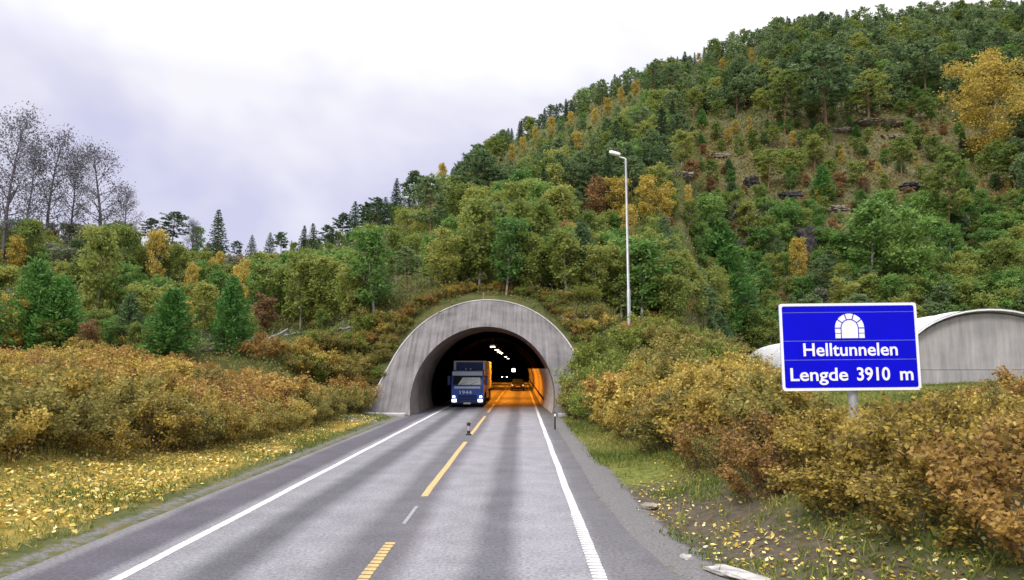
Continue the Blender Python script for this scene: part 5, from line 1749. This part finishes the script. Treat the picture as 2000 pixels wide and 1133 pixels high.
def shrubs():
    g = np.random.default_rng(21)
    pts = np.zeros((0, 2))
    n = 0
    cand = g.uniform(0, 1, (26000, 2))
    for a, b in cand:
        left = a < 0.45
        if left: x = -34 + (a / 0.45) * 24; y = 17 + 30 * b
        else: x = 2.8 + (a - 0.45) / 0.55 * 28; y = 7.6 + 41 * b
        z = float(hI(x, y))
        u, v = proj(x, y, z)
        if u < -160 or u > 2260: continue
        foot = shrub_foot(u, left)
        if v > foot - 6: continue
        if left:
            if u > 735 or y > 44: continue
            tv = np.interp(u, LT_U, LT_V)
        else:
            if u < 1098 or y > 47: continue
            if x > shed_left(y) - 1.6 and y > 33: continue
            if 21 < y < 36 and x > 8.5 and u > 1640 and v < 850: continue      # the lawn behind the sign
            tv = np.interp(u, RT_U, RT_V)
        depth = (foot - v) * y / F * 2.0
        d = 1.02 + 0.02 * y / 3 * (0.6 if left else 0.8)
        if len(pts) and ((pts[:, 0] - x) ** 2 + (pts[:, 1] - y) ** 2 < d * d).any(): continue
        h = g.uniform(1.2, 1.9) * (np.interp(y, [9, 14, 22, 40], [0.8, 0.85, 1.1, 1.3]) if not left else 1.05)
        if v > foot - 25: h *= 0.75
        hmax = at(u, tv, y)[2] - z
        if hmax < 0.45: continue
        h = min(h, hmax * g.uniform(0.88, 1.06))
        pts = np.vstack([pts, [x, y]])
        wide = g.uniform(1.0, 1.25) * (1.0 if h > 1.1 else 1.1 / max(h, 0.6))
        r = g.random()
        if left:
            frac = (foot - v) / max(foot - tv, 1)
            if frac < 0.26:
                cm = 'shrub_olive' if r < 0.6 else 'shrub_tan'; lb = 'olive tan shrub at the front of the left thicket'
            elif frac < 0.5:
                cm = ['shrub_olive', 'shrub_tan', 'shrub_rust'][int(r * 3)]; lb = ['olive', 'yellow tan', 'rusty brown'][int(r * 3)] + ' shrub mid left thicket'
            else:
                cm = 'shrub_rust' if r < 0.72 else 'shrub_tan'; lb = ('rusty brown' if r < 0.72 else 'yellow tan') + ' shrub in the back rows of the left thicket'
            lb += ' near the left edge' if u < 150 else (' before the young pines' if u < 400 else (' right of the young pines' if u < 570 else ' closest to the portal'))
            name = 'thicket_shrub'
        else:
            if y > 37 and x < 13:
                if r < 0.55: cm, c = 'shrub_lime', 'lime green'
                else: cm, c = 'shrub_olive', 'olive'
                lb = c + ' shrub on the bank at the right foot of the portal'
            else:
                if u > 1600 and v > 850: r *= 0.8
                if r < 0.62: cm, c = 'shrub_tan', 'yellow tan'
                elif r < 0.77: cm, c = 'shrub_rust', 'rusty'
                else: cm, c = 'shrub_olive', 'olive'
                lb = c + ' autumn shrub '
                if u < 1300: lb += 'right of the portal at the road verge'
                elif u < 1480: lb += 'between the portal and the blue sign'
                elif u < 1640: lb += 'left of the sign post'
                elif u < 1800: lb += 'in front of the sign post' if v > 860 else 'behind the sign post'
                else: lb += 'in the lower right corner' if v > 900 else 'in front of the vaulted shed'
            name = 'autumn_shrub'
        if len(lb.split()) < 15: lb = ('low ' if h < 1.05 else ('tall ' if h > 1.55 else '')) + lb
        plant(name, 'shrub', (x, y, z), h, cm, lb, 'shrub', lb, wide, 0.05)
        n += 1
    for u, v, Y, h in ((1128, 806, 45.0, 1.2), (1144, 800, 45.6, 2.2), (1160, 800, 45, 2.4), (1158, 790, 46.5, 3.2), (1190, 790, 46, 3.1), (1205, 780, 44, 2.8), (1180, 770, 48.5, 3.0)):
        q = at(u, v, Y)
        plant('autumn_shrub', 'shrub', (q[0], Y, float(hI(q[0], Y))), h, 'shrub_lime' if v < 800 else 'shrub_olive', 'green shrub leaning against the right foot of the concrete portal', 'shrub', 'green shrubs against the right foot of the portal', 1.0, 0.1)
    for u, v, Y, h in ((668, 800, 44.5, 1.7), (690, 798, 45.5, 1.6), (680, 790, 47.5, 1.9), (702, 786, 48.0, 1.8), (655, 795, 46, 1.9)):
        q = at(u, v, Y)
        plant('thicket_shrub', 'shrub', (q[0], Y, float(hI(q[0], Y))), h, 'shrub_olive' if v > 795 else 'shrub_rust', 'shrub at the end of the left thicket touching the left foot of the portal', 'shrub', 'shrubs touching the left foot of the portal', 1.1, 0.1)
    # low growth hugging the portal and on the bank beside it
    spots = [(735, 740), (748, 715), (765, 690), (700, 760), (690, 735), (715, 700), (740, 660), (770, 640), (800, 612), (835, 590), (870, 575), (905, 570), (945, 566), (985, 566), (1025, 570), (1065, 585), (1100, 600), (1135, 630), (1150, 660), (1125, 665), (1140, 700), (1120, 720)]
    for k in range(64):
        t = PI * (0.08 + 0.84 * k / 63)
        rr = RO + 0.75 + 0.5 * g.random()
        zz = ZO + rr * math.sin(t); yy = 47.75 + 0.9 * min(zz, 8.35) + 0.35
        spots.append(proj(XC + rr * math.cos(t), yy, zz))
    spots += [(g.uniform(540, 760), g.uniform(610, 760)) for _ in range(60)] + [(g.uniform(1080, 1330), g.uniform(585, 690)) for _ in range(30)] + [(g.uniform(0, 540), g.uniform(640, 715)) for _ in range(40)]
    for u, v in spots:
        P = survey([u], [v])[0]
        if np.isnan(P).any() or P[1] < 38: continue
        if np.hypot(P[0] - XC, P[2] - ZO) < RO + 0.3 and P[1] < 55: continue
        if P[0] > shed_left(P[1]) - 2: continue
        if any(a - 8 < u < b + 8 and c - 4 < v < d + 30 for a, b, c, d, e_ in LOGBOX): continue
        r = int(g.integers(0, 5))
        cm = ['shrub_olive', 'shrub_rust', 'shrub_lime', 'shrub_olive', 'shrub_tan'][r]
        lb = ['olive', 'rusty', 'lime green', 'olive', 'tan'][r] + ' low shrub ' + ('at the foot of' if v > 700 else ('midway up' if v > 640 else 'at the top of')) + ' the bank ' + ('left of the portal' if u < 800 else ('over the portal crown' if u < 1080 else 'right of the portal crown'))
        plant('low_shrub', 'shrub', P, g.uniform(0.7, 1.5) if np.hypot(P[0] - XC, P[2] - ZO) > RO + 2 else g.uniform(0.45, 0.95), cm, lb, 'shrub', lb, 1.2, 0.1)
    print('shrubs', n, COUNT)


shrubs()


# ------------------------------------------------------------------ ground cover nobody could count
def cover(name, C, h, spread, n_each, leaf, mat, seed, upright=0.5, T=None):
    g = np.random.default_rng(seed)
    n = len(C)
    CC = np.repeat(C, n_each, 0)
    m = len(CC)
    hh = np.repeat(np.broadcast_to(h, n), n_each); ss = np.repeat(np.broadcast_to(spread, n), n_each); ll = np.repeat(np.broadcast_to(leaf, n), n_each)
    off = g.normal(0, 1, (m, 3)) * ss[:, None]
    CC = CC + off * np.array([1, 1, 0])
    CC[:, 2] = hI(CC[:, 0], CC[:, 1]) + np.abs(g.normal(0, 1, m)) * hh * 0.6 + 0.01
    d = rand_dirs(g, m); d[:, 2] = np.abs(d[:, 2]) + upright
    d /= np.linalg.norm(d, axis=1, keepdims=True)
    s = (ll * g.uniform(0.6, 1.4, m))[:, None]
    tint = np.clip((np.repeat(T, n_each) if T is not None else g.uniform(0, 1, m)) * 0.6 + 0.4 * g.uniform(0, 1, m), 0, 1)
    o = link(name, leaf_mesh(name, CC, d * s, perp(g, d) * s * 0.5, tint, M[mat]))
    tag(o, kind='stuff')
    return o


def ground_cover():
    g = np.random.default_rng(31)
    # hillside undergrowth
    n = 42000
    P = survey(g.uniform(-150, 2200, n), g.uniform(0, 760, n))
    x, y = P[:, 0], P[:, 1]
    ok = ~np.isnan(y) & (y > 39)
    ok &= ~((np.hypot(x - XC, P[:, 2] - ZO) < RO + 0.45) & (y < 56)) & ~((x > shed_left(y) - 0.8) & (y < 93) & (y > 34))
    ok &= ~((y < 48) & (x > -11) & (x < 4))
    P = P[ok]
    T = np.clip(0.36 + 0.9 * fbm(P[:, 0] * 0.13, P[:, 1] * 0.13), 0, 1)
    uu = 1018 + F * P[:, 0] / P[:, 1]; vv = 720 - F * (P[:, 2] - CAMH) / P[:, 1]
    opn = sstep(1330, 1400, uu) * (1 - sstep(1900, 1980, uu)) * sstep(225, 260, vv) * (1 - sstep(430, 480, vv))
    T = np.clip(T + 0.72 * opn * (fbm(P[:, 0] * 0.06 + 7, P[:, 1] * 0.06) + 0.75), 0, 1)
    sc = np.clip(P[:, 1] / 120, 0.4, 1.5)
    cover('undergrowth', P, (1.25 - 0.7 * opn) * sc, 0.5 * sc, 8, 0.20 * sc, 'undergrowth', 32, 0.25, T)

    def scatter(n, xs, ys):
        x = g.uniform(*xs, n); y = g.uniform(*ys, n)
        z = hI(x, y)
        p = np.stack([x, y, z - CAMH], 1); k = p @ fw
        return x, y, 1000 + F * (p @ rt) / k, 566.5 - F * (p @ upv) / k

    def keep(x, y, dens):
        k = g.random(len(x)) < dens
        return np.stack([x[k], y[k], np.zeros(k.sum())], 1)

    # fallen leaves
    x, y, u, v = scatter(120000, (-26, -7.6), (7, 46))
    foot = np.interp(u, LB_U, LB_V)
    L1 = keep(x, y, sstep(-7.7, -8.6, x) * sstep(-30, 5, v - foot) * np.clip(0.50 + 1.3 * fbm(x * 0.5, y * 0.5) + 0.6 * fbm(x * 1.7, y * 1.7), 0.2, 1) * np.interp(y, [8, 30, 46], [1, 0.8, 0.3]))
    x, y, u, v = scatter(70000, (2.2, 13), (8.3, 42))
    foot = np.interp(u, RB_U, RB_V)
    e = x - road_right(y)
    L2 = keep(x, y, np.clip(0.05 + 1.0 * fbm(x * 0.6 + 4, y * 0.45) + 0.45 * sstep(1550, 1750, u) * sstep(1000, 1060, v), 0, 1) * sstep(0.5, 1.6, e) * sstep(-90, -10, v - foot) * np.interp(y, [8, 15, 22, 40], [1.0, 0.8, 0.35, 0.15]))
    for nm, L, sd, lf in (('fallen_leaves', L1, 41, 0.048), ('fallen_leaves', L2, 42, 0.036)):
        m = len(L)
        gg = np.random.default_rng(sd)
        C = L.copy(); C[:, 2] = hI(C[:, 0], C[:, 1]) + 0.012 + 0.05 * gg.random(m)
        d = rand_dirs(gg, m); d[:, 2] *= 0.45; d /= np.linalg.norm(d, axis=1, keepdims=True)
        s = lf * gg.uniform(0.5, 1.6, (m, 1))
        nrm = np.tile([0, 0, 1.0], (m, 1)) + gg.normal(0, 0.45, (m, 3))
        w = np.cross(nrm, d); w /= np.linalg.norm(w, axis=1, keepdims=True)
        tag(link(nm, leaf_mesh(nm, C, d * s, w * s * 0.62, np.clip(gg.beta(1.9, 1.6, m), 0, 1), M['litter'])), kind='stuff')
    # grass
    x, y, u, v = scatter(52000, (-22, -7.5), (7, 46))
    foot = np.interp(u, LB_U, LB_V)
    G1 = keep(x, y, np.clip(0.2 + 1.1 * fbm(x * 0.7 + 9, y * 0.5), 0.03, 1) * sstep(-20, 10, v - foot) * np.where(x > -8.8, 1.0, 0.5) * sstep(-7.5, -7.9, x))
    x, y, u, v = scatter(70000, (2.0, 12), (8.5, 46))
    foot = np.interp(u, RB_U, RB_V)
    e = x - road_right(y)
    G2 = keep(x, y, np.clip(0.20 + 1.2 * fbm(x * 0.8 + 2, y * 0.4) + 0.5 * sstep(19, 24, y), 0.01, 1) * sstep(0.5, 1.0, e) * sstep(-60, -5, v - foot) * np.interp(y, [9, 17, 20, 46], [0.45, 0.6, 1, 1]))
    x, y, u, v = scatter(30000, (7, 26), (18, 37))
    G3 = keep(x, y, ((u > 1620) & (v < 860)).astype(float))
    G = np.concatenate([G1, G2, G3])
    m = len(G) * 5
    gg = np.random.default_rng(44)
    C = np.repeat(G, 5, 0) + gg.normal(0, 0.07, (m, 3)) * np.array([1, 1, 0])
    hgt = gg.gamma(2.2, 0.019, m) + 0.015
    C[:, 2] = hI(C[:, 0], C[:, 1]) + hgt * 0.7
    d = np.stack([gg.normal(0, 0.65, m), gg.normal(0, 0.65, m), np.ones(m)], 1); d /= np.linalg.norm(d, axis=1, keepdims=True)
    T = np.clip(0.5 + 0.8 * fbm(C[:, 0] * 0.4, C[:, 1] * 0.4) + gg.uniform(-0.3, 0.3, m), 0, 1)
    tag(link('grass', leaf_mesh('grass', C, d * hgt[:, None], perp(gg, d) * 0.010 * gg.uniform(0.6, 1.8, (m, 1)), T, M['grass'])), kind='stuff')
    # tall dry stalks along the verges and at the feet of the shrubs
    x, y, u, v = scatter(9000, (-24, 14), (8.5, 46))
    ft = np.where(x < 0, np.interp(u, LB_U, LB_V), np.interp(u, RB_U, RB_V))
    e = np.where(x < 0, -x - 7.5, x - road_right(y) - 0.4)
    S = keep(x, y, (e > 0.35) * (v > ft - 25) * np.clip(0.1 + 0.9 * fbm(x * 0.6 + 1, y * 0.5 + 8), 0, 1))
    m = len(S) * 9
    C = np.repeat(S, 9, 0) + gg.normal(0, 0.06, (m, 3)) * np.array([1, 1, 0])
    hgt = gg.uniform(0.05, 0.20, m)
    C[:, 2] = hI(C[:, 0], C[:, 1]) + hgt * 0.85
    d = np.stack([gg.normal(0, 0.4, m), gg.normal(0, 0.4, m), np.ones(m)], 1); d /= np.linalg.norm(d, axis=1, keepdims=True)
    tag(link('dry_grass', leaf_mesh('dry_grass', C, d * hgt[:, None], perp(gg, d) * 0.007 * gg.uniform(0.6, 1.8, (m, 1)), gg.uniform(0.45, 1.0, m), M['grass'])), kind='stuff')
    # low weeds under and in front of the thickets
    x, y, u, v = scatter(26000, (-28, 28), (9, 46))
    dn = np.where(x < 0, sstep(30, -10, v - np.interp(u, LB_U, LB_V)) * (x < -9), sstep(45, -10, v - np.interp(u, RB_U, RB_V)) * (x > 3.0) * ~((u > 1640) & (v < 850) & (y > 20)))
    Wd = keep(x, y, dn * 0.6)
    T = np.clip(0.55 + 0.8 * fbm(Wd[:, 0] * 0.4, Wd[:, 1] * 0.4), 0, 1)
    cover('weeds', Wd, 0.22, 0.16, 6, 0.05, 'undergrowth', 45, 0.3, T)


ground_cover()
print('objects', len(bpy.data.objects), 'tris', sum(sum(len(p.vertices) - 2 for p in m.polygons) if len(m.polygons) < 20000 else 2 * len(m.polygons) for m in bpy.data.meshes))
